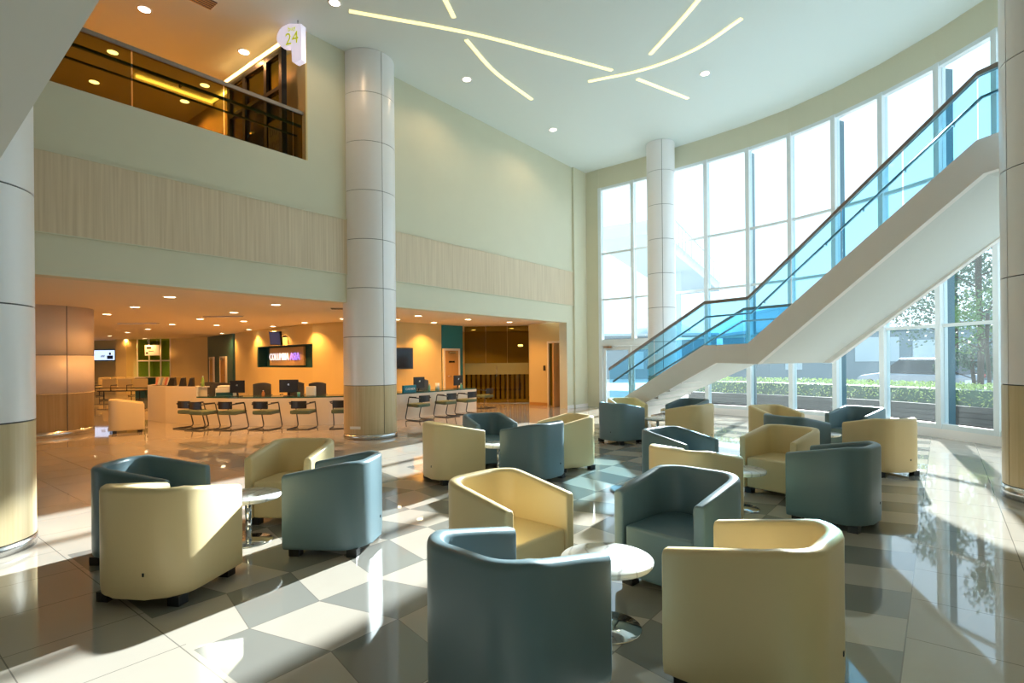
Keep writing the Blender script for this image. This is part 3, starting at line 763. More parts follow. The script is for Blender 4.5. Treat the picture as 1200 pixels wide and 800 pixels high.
def bottle(x, y, z, m, h, lab):
    r = empty('bottle', (x, y, z), 0, lab, 'bottle', 'bottles and cups on the counter')
    MB().lathe([(.03, 0), (.034, .01), (.034, h * .62), (.014, h * .8), (.014, h * .9)], n=14).build('body', m, r)
    MB().lathe([(.016, h * .9), (.016, h)], n=12).build('cap', M['white'], r)
M['greenpl'] = mat('green_plastic', (.25, .42, .08), .3)
M['aqua'] = mat('aqua_plastic', (.15, .45, .42), .3)
M['orange'] = mat('orange_plastic', (.55, .22, .06), .4)
bottle(-7.62, 13.45, .93, M['greenpl'], .26, 'green bottle at the step of the raised counter')
bottle(-6.02, 13.20, .685, M['orange'], .15, 'small orange bottle standing alone left of the wide monitor')
bottle(-2.30, 15.15, .685, M['aqua'], .20, 'aqua dispenser just right of the blue sign box')
bottle(-1.52, 16.22, .685, M['aqua'], .16, 'aqua cup at the far end of the counter')
obj1('paper_roll', MB().lathe([(.015, 0), (.06, 0), (.06, .2), (.015, .2)], n=20), M['white'], 'white roll of paper between the two right monitors', 'paper roll', loc=(-2.12, 15.45, .685))
obj1('cup', MB().lathe([(.028, 0), (.036, .10), (.032, .10), (.025, .005)], n=16), M['aqua'], 'pale green cup at the right foot of the wide monitor', 'cup', loc=(-5.13, 13.12, .685))
# blue desk sign
r = empty('desk_sign', (-2.72, 14.42, .685), .905, 'bright blue box sign with white lettering on the counter right of the column', 'sign')
M['signblue'] = mat('sign_blue', (.0, .20, .30), .3)
M['signtext'] = mat('sign_text', (.75, .85, .88), .4)
MB().box(-.22, .22, -.03, .03, 0, .19).build('box', M['signblue'], r, bevel=.004)
text('CASHIER', .085, M['signtext'], r, (0.01, -.033, .09))
# brochure rack, dark folders, pot plants on the raised counter
r = empty('brochure_rack', (-9.15, 14.25, .93), -.55, 'clear rack of leaflets on the raised counter end', 'leaflet rack')
MB().box(-.36, .36, -.05, .12, 0, .015).build('base', M['steel'], r)
cols_ = [(.7, .3, .2), (.75, .7, .6), (.3, .4, .5), (.8, .6, .4), (.6, .2, .15), (.7, .7, .65)]
for k in range(6):
    x = -.34 + k * .117; m = mat('leaflet_%s' % 'abcdef'[k], cols_[k], .5, noise=.5, nscale=30)
    Mx = Matrix.Translation((x, 0, .012)) @ Matrix.Rotation(-.25, 4, 'X')
    MB().box(0, .10, 0, .025, 0, .20, Mx).build('leaflet_stack', m, r)
for k, (x, y, w, lab) in enumerate(((-8.72, 14.0, .09, 'black wedge folder beside the leaflet rack'), (-8.28, 13.72, .07, 'black file box on the raised counter'), (-7.98, 13.58, .06, 'narrow black file box near the green bottle'))):
    obj1('file_box', MB().add([(-w, -.06, 0), (w, -.06, 0), (w, .06, 0), (-w, .06, 0), (-w * .5, -.02, .20), (w * .8, -.02, .20), (w * .8, .06, .22), (-w * .5, .06, .22)], [(0, 3, 2, 1), (4, 5, 6, 7), (0, 1, 5, 4), (1, 2, 6, 5), (2, 3, 7, 6), (3, 0, 4, 7)]), M['black'], lab, 'file box', 'file boxes on the raised counter', loc=(x, y, .93), bevel=.006)

# ------------------------------------------------------------------ lit wall sign in its recess
sdir = (Vector(SC_) - Vector(SB)); SL = sdir.length; sang = math.atan2(sdir.y, sdir.x)
r = empty('wall_sign', (SB[0], SB[1], 1.335), sang, 'recessed lit sign with white and violet lettering above the counter', 'sign')
MB().box(0, SL, .30, .33, 0, .755).build('recess_back', M['teal_dark'], r)
M['signwood'] = mat('sign_wood', (.55, .36, .18), .4)
for q in ((0, .11, 0, .30, 0, .755), (SL - .012, SL, 0, .30, 0, .755), (.11, SL - .012, 0, .30, 0, .012), (.11, SL - .012, 0, .30, .743, .755)): MB().box(*q).build('recess_lining', M['teal_dark'], r)
MB().box(.60, SL - 1.05, .20, .28, .06, .70).build('backing_panel', M['signwood'], r, bevel=.005)
M['glow_w'] = mat('lit_letter_white', (.9, .9, 1), .4, emit=(.80, .85, 1), es=.75)
M['glow_v'] = mat('lit_letter_violet', (.4, .3, .9), .4, emit=(.28, .18, 1), es=1.0)
a_ = text('COLUMBIA', .34, M['glow_w'], r, (.66, .17, .36), ext=.012, align='LEFT')
b_ = text('ASIA', .34, M['glow_v'], r, (2.32, .17, .36), ext=.012, align='LEFT')
def fit_w(o, w, h):
    bx = [v.co for v in o.data.vertices]; ww = max(v.x for v in bx) - min(v.x for v in bx); hh = max(v.y for v in bx) - min(v.y for v in bx)
    x0 = min(v.x for v in bx)
    for v in o.data.vertices: v.co.x = (v.co.x - x0) * w / ww; v.co.y *= h / hh
fit_w(a_, 1.58, .25); fit_w(b_, .72, .25); b_.location.x = 2.36; a_.location.x = .68
# hung screen above the sign, black television right of the column
r = empty('hanging_screen', (-7.86, 18.25, 2.09), -.55, 'small screen on a bracket above the lit wall sign', 'television')
M['screen_dim'] = mat('dim_screen', (.06, .07, .14), .12, emit=(.10, .12, .28), es=.25)
Mt = Matrix.Rotation(.15, 4, 'X') @ Matrix.Rotation(.05, 4, 'Y')
MB().box(-.29, .29, -.04, .04, 0, .46, Mt).build('casing', M['black'], r, bevel=.01)
MB().box(-.265, .265, -.045, -.04, .03, .43, Mt).build('screen', M['screen_dim'], r)
MB().tube([(.0, .04, .25), (.1, .25, .30), (.1, .5, .30)], .025).build('bracket', M['black'], r)
r = empty('television', (-3.40, 16.55, 1.27), .62, 'large black television on the wall right of the thick column', 'television')
MB().box(-.42, .42, -.05, .0, 0, .65).build('casing', M['black'], r, bevel=.01)
M['screen_off'] = mat('screen_off', (.008, .006, .006), .1)
MB().box(-.39, .39, -.053, -.05, .04, .62).build('screen', M['screen_off'], r)
MB().box(-.1, .1, .0, .10, .2, .45).build('bracket', M['black'], r)
# lit screen at the far left
r = empty('wall_screen', (-20.9, 27.95, 1.66), .02, 'lit wide screen high on the far left wall of the hall', 'television')
M['screen_lit'] = mat('lit_screen', (.6, .7, .9), .3, emit=(.55, .72, 1.0), es=1.25)
M['screen_fig'] = mat('screen_figure', (.02, .03, .12), .4)
MB().box(-.66, .66, -.06, .02, 0, .60).build('casing', M['black'], r, bevel=.01)
MB().box(-.60, .60, -.064, -.06, .05, .55).build('screen', M['screen_lit'], r)
MB().ellipsoid((.37, -.066, .37), (.06, .004, .07), 10, 8).box(.22, .52, -.069, -.065, .10, .28).build('screen_figure', M['screen_fig'], r)
MB().box(-.1, .30 - .2, -.067, -.064, .20, .24).box(-.08, .12, -.067, -.064, .27, .30).build('screen_caption', M['screen_fig'], r)
# framed window in the far left wall
r = empty('interior_window', (-22.3, 28.40, .75), .02, 'white framed hatch window in the far left wall below the lit screen', 'window')
MB().box(-.65, .65, -.05, 0, -.05, .02).box(-.65, .65, -.05, 0, 1.0, 1.08).box(-.65, -.55, -.05, 0, .02, 1.0).box(.55, .65, -.05, 0, .02, 1.0).build('frame', M['counter'], r)
MB().box(-.55, .55, -.02, -.01, .02, 1.0).build('pane', M['teal_dark'], r)
MB().box(-.55, .55, -.03, -.02, .55, .75).build('blind', M['bldg'], r)

# teal wall doors (left pair) and blue wall door (right)
def inner_door(x, y, rz, w, h, lab, plate=False, hs=1):
    r = empty('interior_door', (x, y, 0), rz, lab, 'door', None)
    MB().box(-w / 2 - .07, -w / 2, -.06, .01, 0, h + .07).box(w / 2, w / 2 + .07, -.06, .01, 0, h + .07).box(-w / 2, w / 2, -.06, .01, h, h + .07).build('frame', M['counter'], r)
    lf = MB().box(-w / 2, w / 2, -.045, -.005, .01, h).build('leaf', M['door'], r)
    MB().tube([(hs * (w / 2 - .09), -.045, 1.0), (hs * (w / 2 - .09), -.10, 1.0), (hs * (w / 2 - .24), -.10, 1.0)], .014).build('handle', M['steel'], lf)
    MB().box(-.16, .16, -.11, -.05, h - .10, h - .04).build('door_closer', M['steel'], r)
    if plate: MB().box(-.13, .13, -.052, -.046, 1.45, 1.51).build('name_plate', M['screen_off'], lf)
da = math.atan2(22.6 - 25.4, -11.55 + 14.15)
inner_door(-13.55, 24.70, da, .55, 1.72, 'honey wood door in the dark teal wall, left of the two')
inner_door(-12.35, 23.41, da, .75, 1.72, 'honey wood door in the dark teal wall, right of the two')
db = math.atan2(19.1 - 18.35, -1.72 + 2.36)
inner_door(-2.08, 18.58, db, .62, 1.86, 'honey wood door in the bright blue wall right of the television', True, -1)
# glazed office at the left of the hall
r = empty('glazed_office_front', (-18.7, 27.3, 0), math.atan2(-.6, 2.0), 'green-lit glazed office front behind the raised counter end', 'glass partition')
f = MB()
for x in (0, .75, 1.5, 2.1): f.box(x - .03, x + .03, -.03, .03, 0, ZR)
f.box(-.03, 2.13, -.03, .03, 1.62, 1.68).box(-.03, 2.13, -.03, .03, .80, .86)
f.build('frame', M['counter'], r)
for x0, x1 in ((.03, .72), (.78, 1.47), (1.53, 2.07)):
    MB().box(x0, x1, -.006, .006, .86, 1.62).build('pane', M['glassg'], r); MB().box(x0, x1, -.006, .006, 1.68, ZR).build('pane', M['glassg'], r); MB().box(x0, x1, -.006, .006, 0, .80).build('lower_panel', M['wall_warm'], r)
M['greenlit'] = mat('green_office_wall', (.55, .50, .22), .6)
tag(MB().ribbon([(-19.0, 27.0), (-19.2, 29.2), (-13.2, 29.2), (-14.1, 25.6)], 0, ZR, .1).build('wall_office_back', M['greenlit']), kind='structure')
downlight('ceiling_downlight', -17.0, 28.0, ZR, 150, (.95, 1, .5), .085, M['lamp'], 'added fill downlight inside the glazed office', 'ceiling light')  # lamp added to light up the dim office behind its glass
r = empty('hanging_notice', (-17.35, 26.35, 1.90), math.atan2(-.6, 2.0), 'white notice board with dark heading hung before the glazed office', 'sign')
MB().box(-.45, .45, -.015, .015, 0, .50).build('board', M['white'], r)
MB().box(-.33, -.05, -.02, -.015, .32, .42).box(-.38, -.25, -.02, -.015, .08, .16).box(-.22, .1, -.02, -.015, .20, .23).build('printed_heading', M['screen_off'], r)
for s in (-.3, .3): MB().tube([(s, 0, .50), (s, 0, ZR - 1.90)], .008, n=6).build('hanger', M['steel'], r)
r = empty('low_cabinet', (-16.35, 24.35, 0), -.3, 'dark teal cabinet standing left of the raised counter', 'cabinet')
MB().box(-.3, .3, -.25, .25, .0, .88).build('body', M['teal_dark'], r, bevel=.006)
MB().box(-.27, -.01, -.262, -.25, .1, .84).build('door', M['teal_dark'], r); MB().box(.01, .27, -.262, -.25, .1, .84).build('door', M['teal_dark'], r)
MB().box(-.33, .33, -.28, .28, .88, .92).build('top', M['counter'], r)
# waiting benches at the far left
def bench(x, y, rz, lab):
    r = empty('waiting_bench', (x, y, 0), rz, lab, 'bench', 'rows of waiting seats in the far hall')
    for k in range(3):
        MB().box(-.9 + k * .62, -.9 + k * .62 + .56, -.24, .24, .40, .46).build('seat', M['wall_warm'], r, bevel=.02)
        MB().box(-.9 + k * .62, -.9 + k * .62 + .56, .22, .27, .50, .88).build('backrest', M['wall_warm'], r, bevel=.02)
        MB().tube([(-.93 + k * .62, -.2, .40), (-.93 + k * .62, -.2, .62), (-.93 + k * .62, .2, .62)], .015).build('armrest', M['black'], r)
    MB().tube([(-.95, 0, .38), (.95, 0, .38)], .025).build('beam', M['black'], r)
    for s in (-.7, .7): MB().tube([(s, 0, .38), (s, 0, .03)], .02).tube([(s, -.25, .03), (s, .25, .03)], .02).build('leg', M['black'], r)
bench(-16.3, 22.8, .1, 'waiting bench left of the raised counter, nearer row left seat group'); bench(-18.6, 25.6, .1, 'waiting bench below the lit screen, row by the far wall'); bench(-16.4, 25.5, -.1, 'waiting bench beside the dark teal cabinet')

# ------------------------------------------------------------------ tinted glass front of the waiting room (right of the counter)
r = empty('tinted_glass_partition', (-1.68, 19.35, 0), math.atan2(-.15, 2.28), 'olive tinted glass partition with a frosted band beyond the counter', 'glass partition')
GL = 2.28
for k in range(3): MB().box(GL * k / 3 + .005, GL * (k + 1) / 3 - .005, -.006, .006, .02, ZR).build('pane', M['glasso'], r)
MB().box(0, GL, -.02, .02, 0, .02).build('floor_channel', M['steel'], r)
M['frost'] = mat('frosted_film', (.30, .29, .13), .8)
MB().box(0.01, GL - .01, -.009, -.007, 1.02, 1.42).build('frosted_band', M['frost'], r)
MB().tube([(GL * .5, -.03, .95), (GL * .5, -.03, 1.30)], .015).build('door_handle', M['steel'], r)
bl = empty('vertical_blind', (-1.7, 19.9, 0), math.atan2(-.15, 2.28), 'vertical slat blind seen through the olive tinted glass', 'blind')
for k in range(26):
    MB().box(-.028, .028, -.003, .003, .12, 1.05, Matrix.Translation((.04 + k * .088, 0, 0)) @ zrot(.5)).build('slat', M['stair'] if k % 2 else M['screen_off'], bl)
MB().box(0, GL, -.02, .02, 1.05, 1.09).build('head_rail', M['steel'], bl)
downlight('ceiling_downlight', .0, 20.6, ZR, 120, (1, .55, .2), .085, M['lamp'], 'added warm fill downlight behind the olive tinted glass, right', 'ceiling light', 'added waiting room fill downlights')  # unseen lamp added to brighten the room behind the tinted glass
downlight('ceiling_downlight', -1.5, 21.4, ZR, 120, (1, .55, .2), .085, M['lamp'], 'added warm fill downlight behind the olive tinted glass, left', 'ceiling light', 'added waiting room fill downlights')  # second lamp added as fill for the dark waiting room
bench(-.6, 21.3, PI, 'waiting bench behind the olive tinted glass')
obj1('wall_lamp', MB().box(-.09, .09, -.05, 0, 0, .07), M['lampc'], 'small lit wall lamp seen through the tinted glass', 'lamp', loc=(.33, 21.2, 2.05))
# half-open door in the right reception wall
r = empty('hall_door', (1.40, 17.80, 0), math.atan2(17.62 - 17.95, 1.62 - 1.20), 'narrow half-open glazed door beside the end pier of the tall wall', 'door')
MB().box(-.27, -.22, -.06, .06, 0, 2.12).box(.22, .27, -.06, .06, 0, 2.12).box(-.22, .22, -.06, .06, 2.06, 2.12).build('frame', M['counter'], r)
lf = MB().box(.16, .215, -.40, .04, .01, 2.05).build('leaf', M['door'], r)
MB().box(-.21, .15, -.005, .005, .01, 2.05).build('side_pane', M['glasso'], r)
MB().tube([(.10, -.03, .6), (.10, -.03, 1.5)], .012).tube([(.02, -.03, .6), (.02, -.03, 1.5)], .010).build('pull_bar', M['steel'], r)
obj1('access_panel', MB().box(-.035, .035, -.025, 0, 0, .17), M['black'], 'small black access reader on the warm wall left of the half-open door', 'card reader', loc=(1.07, 18.02, 1.16), rz=math.atan2(-.5, .62))
obj1('socket_plate', MB().box(-.11, .11, -.008, 0, 0, .05), M['white'], 'small white socket plate low on the thick column', 'socket', loc=(-3.02, 10.49, .21), rz=-.25)

# ------------------------------------------------------------------ downlights
RL = [(-6.25, 9.99), (-8.07, 11.7), (-9.89, 13.35), (-6.71, 13.19), (-8.56, 15.0), (-10.57, 17.0), (-7.83, 15.95), (-9.47, 17.53), (-12.75, 19.14), (-14.87, 21.14), (-17.39, 23.62),
      (-19.2, 25.0), (-17.6, 26.2), (-19.0, 26.9), (-11.83, 22.3), (-4.96, 11.49), (-9.6, 19.95), (-8.0, 18.3), (-6.35, 16.75), (-4.75, 15.4), (-3.33, 15.85), (-2.5, 14.61), (-2.45, 17.2), (-1.28, 16.02), (-.07, 17.29)]
def wherelab(x, y):
    if (x, y) in RL[16:21]: return 'wall washing downlight'
    return 'round downlight'
NM = ['nearest, just inside the hall edge', 'second along the left hall edge', 'by the broad hall column', 'above the counter below the wide monitor side', 'above the raised counter', 'behind the raised counter', 'left of the lit wall sign, nearer', 'left of the lit wall sign, farther',
      'before the honey wood door pair', 'before the beige middle wall', 'before the glazed office', 'above the far benches, nearer', 'before the lit screen, right', 'before the lit screen, deepest', 'at the dark teal wall',
      'above the chairs at the curved counter, right', 'washing the wall left of the lit sign', 'washing the wall over the hanging screen', 'washing the wall right of the lit sign', 'washing the wall beside the thick column left', 'washing the wall over the television',
      'right of the thick column, nearest', 'beside the bright blue wall', 'over the far counter end', 'before the tinted glass']
for i, (x, y) in enumerate(RL):
    wash = 16 <= i <= 20 or i == 22
    downlight('ceiling_downlight', x, y, ZR, 170 if wash else 135, (1, .47, .13), .085, M['lamp'], 'warm round downlight in the hall ceiling ' + NM[i], 'ceiling light', 'warm downlights in the counter hall', spot=2.6 if not wash else 2.2)
TL = [(-2.93, 9.19, 'near the top of the thick column'), (-.92, 11.73, 'below the long curved light strip'), (1.13, 14.33, 'closest to the far corner'), (4.14, 11.57, 'right of the light strips')]
for x, y, s in TL:
    downlight('lobby_downlight', x, y, ZC, 48, (1, .68, .38), .085, M['lampc'], 'round downlight in the tall ceiling ' + s, 'ceiling light', 'downlights in the tall lobby ceiling', spot=2.7)
BL = [(-6.22, 9.32, 'nearest the camera'), (-5.16, 10.62, 'left of the hanging white sign'), (-7.69, 10.59, 'seen through the left glass panel'), (-8.9, 11.7, 'seen low through the left glass panel'), (-6.63, 11.88, 'seen through the middle glass panel'), (-7.5, 12.6, 'deepest in the middle')]
for x, y, s in BL:
    downlight('balcony_downlight', x, y, ZC, 85, (1, .42, .14), .09, M['lampc'], 'round downlight in the orange-lit balcony ceiling ' + s, 'ceiling light', 'downlights in the balcony ceiling', spot=2.7)
# vents
def vent(x, y, z, rz, w, d, lab):
    r = empty('air_vent', (x, y, z), rz, lab, 'air vent')
    MB().box(-w / 2, w / 2, -d / 2, d / 2, -.012, -.001).build('grille_plate', M['joint'], r)
    s = MB()
    for k in range(5): yy = -d / 2 + d * (k + .5) / 5; s.box(-w / 2, w / 2, yy - .008, yy + .008, -.02, -.012)
    s.build('slats', M['steel'], r)
vent(-5.15, 9.05, ZC, .9, .5, .28, 'dark air vent in the balcony ceiling at the top edge')
vent(-3.95, 12.4, ZR, .2, .28, .2, 'small dark vent in the hall ceiling left of the thick column')
vent(-7.5, 14.2, ZR, 0, 1.0, .12, 'slot vent in the hall ceiling above the counter')
vent(-11.2, 16.4, ZR, 0, 1.2, .12, 'slot vent in the hall ceiling behind the raised counter')

# ------------------------------------------------------------------ curved light strips in the tall ceiling
def strip(pts, lab):
    p = arc(pts, 8) if len(pts) > 2 else pts
    o = MB().ribbon(offset(p, -.035), ZC - .018, ZC - .002, .07).build('light_strip', M['strip'])
    tag(o, lab, 'ceiling light', 'recessed light strips in the tall ceiling')
strip([(-2.75, 9.4), (-.79, 10.04), (.72, 10.72), (2.14, 11.4)], 'longest curved light strip, starting near the thick column')
strip([(-.81, 10.27), (-.30, 11.43), (.51, 12.64)], 'curved light strip bending down from the middle of the longest strip')
strip([(-1.25, 8.2), (-.97, 9.6)], 'short light strip touching the top edge of the picture on the left')
strip([(1.71, 11.85), (2.82, 11.36), (3.63, 10.64), (4.13, 9.7)], 'curved light strip at the right side, bending upward')
strip([(3.3, 8.6), (3.1, 9.6), (2.79, 10.81)], 'light strip running to the top edge above the right curved strip')
strip([(2.75, 11.76), (4.13, 12.66)], 'short light strip pointing to the right downlight')

# ------------------------------------------------------------------ balcony behind the opening
def wq(t, o, z): p = MW @ Vector((t, -o, z)); return p
tag(wbox(MB(), -14.5, -1.8, -8, -.28, ZB - .25, ZB - .12).build('floor_balcony', M['wall_warm']), kind='structure')
tag(wbox(MB(), -14.5, -1.8, -8.1, -8, ZB - .2, ZC).build('wall_balcony_back', M['wall_warm']), kind='structure')
tag(wbox(MB(), -1.95, -1.8, -8, -.28, ZB - .2, ZC).build('wall_balcony_right', M['wall_warm']), kind='structure')
tag(wbox(MB(), -14.6, -14.5, -8, -.0, ZB - .2, ZC).build('wall_balcony_left', M['wall_warm']), kind='structure')
jb = MB(); wbox(jb, -2.165, -2.13, -.27, .004, ZB, ZC); tag(jb.build('trim_7', M['wall_warm']), kind='structure')
r = empty('balcony_balustrade', (0, 0, 0), 0, 'glass balustrade with dark rails along the upper balcony edge', 'balustrade')
M['glassd'] = glass('smoked_glass', (.52, .50, .26), .14)
cuts = [-14.3, -11.6, -9.0, -6.8, -4.86, -3.57, -2.36, -2.17]
for a, b in zip(cuts[:-1], cuts[1:]):
    wbox(MB(), a + .012, b - .012, -.10, -.088, ZB - .02, 6.03).build('glass_panel', M['glassd'], r)
wbox(MB(), -14.4, -2.16, -.125, -.065, 6.03, 6.09).build('top_rail', M['rail'], r)
wbox(MB(), -14.4, -2.16, -.19, -.15, 5.83, 5.87).build('hand_rail', M['fin'], r)
wbox(MB(), -14.4, -2.16, -.33, -.30, 5.70, 5.725).build('lower_rail', M['fin'], r)
for t in (-7.8, -5.9, -4.2, -3.0):
    MB().tube([wq(t, -.17, 5.83), wq(t, -.17, 5.78), wq(t, -.10, 5.78)], .012).build('rail_bracket', M['steel'], r)
# shop front, perpendicular to the opening
r = empty('storefront', (0, 0, 0), 0, 'dark framed shop front with a glowing top edge inside the balcony', 'shop front')
f = MB()
T0 = -2.35
for o in (-.45, -1.0, -1.85, -2.5): wbox(f, T0 - .05, T0 + .05, o - .05, o + .05, ZB - .1, 7.30)
wbox(f, T0 - .05, T0 + .05, -2.55, -.40, 7.20, 7.32); wbox(f, T0 - .05, T0 + .05, -2.55, -.40, 6.55, 6.62)
f.build('frame', M['black'], r)
wbox(MB(), T0 - .08, T0 - .05, -2.6, -.4, 7.33, 7.38).build('led_strip', M['led'], r)
for o0, o1 in ((-.95, -.5), (-1.8, -1.05), (-2.45, -1.9)):
    wbox(MB(), T0 - .006, T0 + .006, o0, o1, ZB, 6.54).build('pane', M['glassd'], r); wbox(MB(), T0 - .006, T0 + .006, o0, o1, 6.63, 7.19).build('pane', M['glassd'], r)
M['greytxt'] = mat('dark_window_lettering', (.10, .08, .05), .5)
wbox(MB(), T0 - .02, T0 - .012, -.95, -.42, ZB, 6.05).build('window_film', M['frost'], r)
for k, s in enumerate(('buy', 'open', '24/7')):
    tx = text(s, .30, M['greytxt'], r, wq(T0 - .03, -.68, 5.85 - k * .25), ext=.002)
    tx.rotation_euler = (PI / 2, 0, WANG - PI / 2)
obj1('shop_shelf', wbox(MB(), -2.15, -1.98, -2.3, -1.2, ZB - .1, 6.2), M['darkgrey'], 'dark shelf unit behind the shop front glass', 'shelf')
# glowing cove on the balcony ceiling deeper in
r = empty('cove_light', (0, 0, 0), 0, 'long glowing cove line in the balcony ceiling', 'ceiling light')
wbox(MB(), -3.55, -2.08, -4.12, -4.07, ZC - .05, ZC - .02).build('led_strip', M['led'], r)
wbox(MB(), -2.08, -2.03, -4.12, -3.3, ZC - .05, ZC - .02).build('led_strip', M['led'], r)
wbox(MB(), -3.6, -2.0, -4.25, -4.13, ZC - .10, ZC - .002).build('cove_lip', M['ceiling_warm'], r)
# hanging "24" sign
r = empty('hanging_sign', (0, 0, 0), 0, 'white P-shaped hanging light box with yellow-green 24', 'sign')
M['box'] = mat('light_box', (.8, .78, .85), .4, emit=(.86, .80, 1), es=.55)
M['lime'] = mat('lime_lettering', (.55, .6, .05), .4, emit=(.75, .8, .05), es=.35)
Q = wq(-2.30, .06, 0)
Ms = Matrix.Translation((-3.92, 9.72, 6.80)) @ zrot(-.35)
shape = [(.12, 0), (.18, -.03), (.32, 0), (.32, .62), (.06, .68)]
for k in range(9): a = PI / 2 + k * PI / 8; shape.append((-.02 + .20 * math.cos(a), .48 + .19 * math.sin(a)))
shape.append((.10, .30))
nn = len(shape); vv = [tuple(Ms @ Vector((x, -.06, z))) for x, z in shape] + [tuple(Ms @ Vector((x, .06, z))) for x, z in shape]
MB().add(vv, [tuple(range(nn)), tuple(range(2 * nn - 1, nn - 1, -1))] + [(i, nn + i, nn + (i + 1) % nn, (i + 1) % nn) for i in range(nn)]).build('light_box', M['box'], r)
tx = text('24', .30, M['lime'], r, Ms @ Vector((.12, -.065, .40)), ext=.004); tx.rotation_euler = (PI / 2, 0, -.35)
tx = text('buy', .12, M['lime'], r, Ms @ Vector((.12, -.065, .58)), ext=.004); tx.rotation_euler = (PI / 2, 0, -.35)
MB().tube([tuple(Ms @ Vector((.2, 0, .60))), tuple(Ms @ Vector((.2, 0, .74)))], .012).build('hanger', M['steel'], r)

# ------------------------------------------------------------------ outside
tag(MB().prism([(2.6, 18.3), (9.0, 12.0), (9.6, 3), (40, -5), (60, 80), (-40, 80), (-8, 32), (3.4, 31)], -.30, -.06).build('ground_outside', M['ground']), kind='structure')
PLN = offset(JX[2:13], 1.25)
r = empty('planter_wall', (0, 0, 0), 0, 'dark slatted planter wall curving outside the windows', 'planter')
MB().ribbon(PLN, -.06, .50, .06).build('backing', M['slat'], r)
for k in range(5): MB().ribbon(offset(PLN, -.03), .0 + k * .10, .075 + k * .10, .03).build('slat', M['slat'], r)
MB().ribbon(offset(PLN, .07), -.06, .42, 1.3).build('soil', M['bark'], r)
def leafmesh(points, size, rnd=1.):
    mb = MB()
    for p in points:
        a, b = random.uniform(0, 2 * PI), random.uniform(-1.2, 1.2); s = size * random.uniform(.6, 1.3)
        R_ = Euler((b, random.uniform(-1, 1), a)).to_matrix(); q = Vector(p)
        mb.add([q + R_ @ Vector(v) * s for v in ((-.5, 0, 0), (0, -.28, .05), (.5, 0, 0), (0, .28, .05))], [(0, 1, 2, 3)])
    return mb
def hedge(line, w, z0, z1, n, size, m, lab, seed):
    random.seed(seed)
    r = empty('hedge', (0, 0, 0), 0, lab, 'hedge')
    L_ = [Vector(p) for p in line]; ls = [(L_[i + 1] - L_[i]).length for i in range(len(L_) - 1)]; tot = sum(ls); off = offset(line, w)
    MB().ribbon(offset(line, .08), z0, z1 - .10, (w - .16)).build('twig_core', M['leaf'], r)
    pts = []
    for _ in range(n):
        t = random.uniform(0, tot); i = 0
        while i < len(ls) - 1 and t > ls[i]: t -= ls[i]; i += 1
        f_ = min(1, t / ls[i]); a = Vector(line[i]).lerp(Vector(line[i + 1]), f_); b = Vector(off[i]).lerp(Vector(off[i + 1]), f_)
        g = random.random()
        if random.random() < .55: s = random.random(); z = z1 + random.uniform(-.10, .04)
        else: s = random.choice((0, 1)) + random.uniform(-.05, .05); z = random.uniform(z0, z1)
        p = a.lerp(b, s); pts.append((p.x, p.y, z))
    leafmesh(pts, size).build('leaves', m, r)
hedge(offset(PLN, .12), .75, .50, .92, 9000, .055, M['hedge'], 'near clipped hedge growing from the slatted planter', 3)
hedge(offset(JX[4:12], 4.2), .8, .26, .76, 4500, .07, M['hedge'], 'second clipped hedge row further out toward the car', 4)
tag(MB().ribbon(offset(JX[2:13], 3.6), -.06, .38, .08).build('low_wall', M['bldg_l']), 'long pale low wall between the two hedge rows', 'wall')
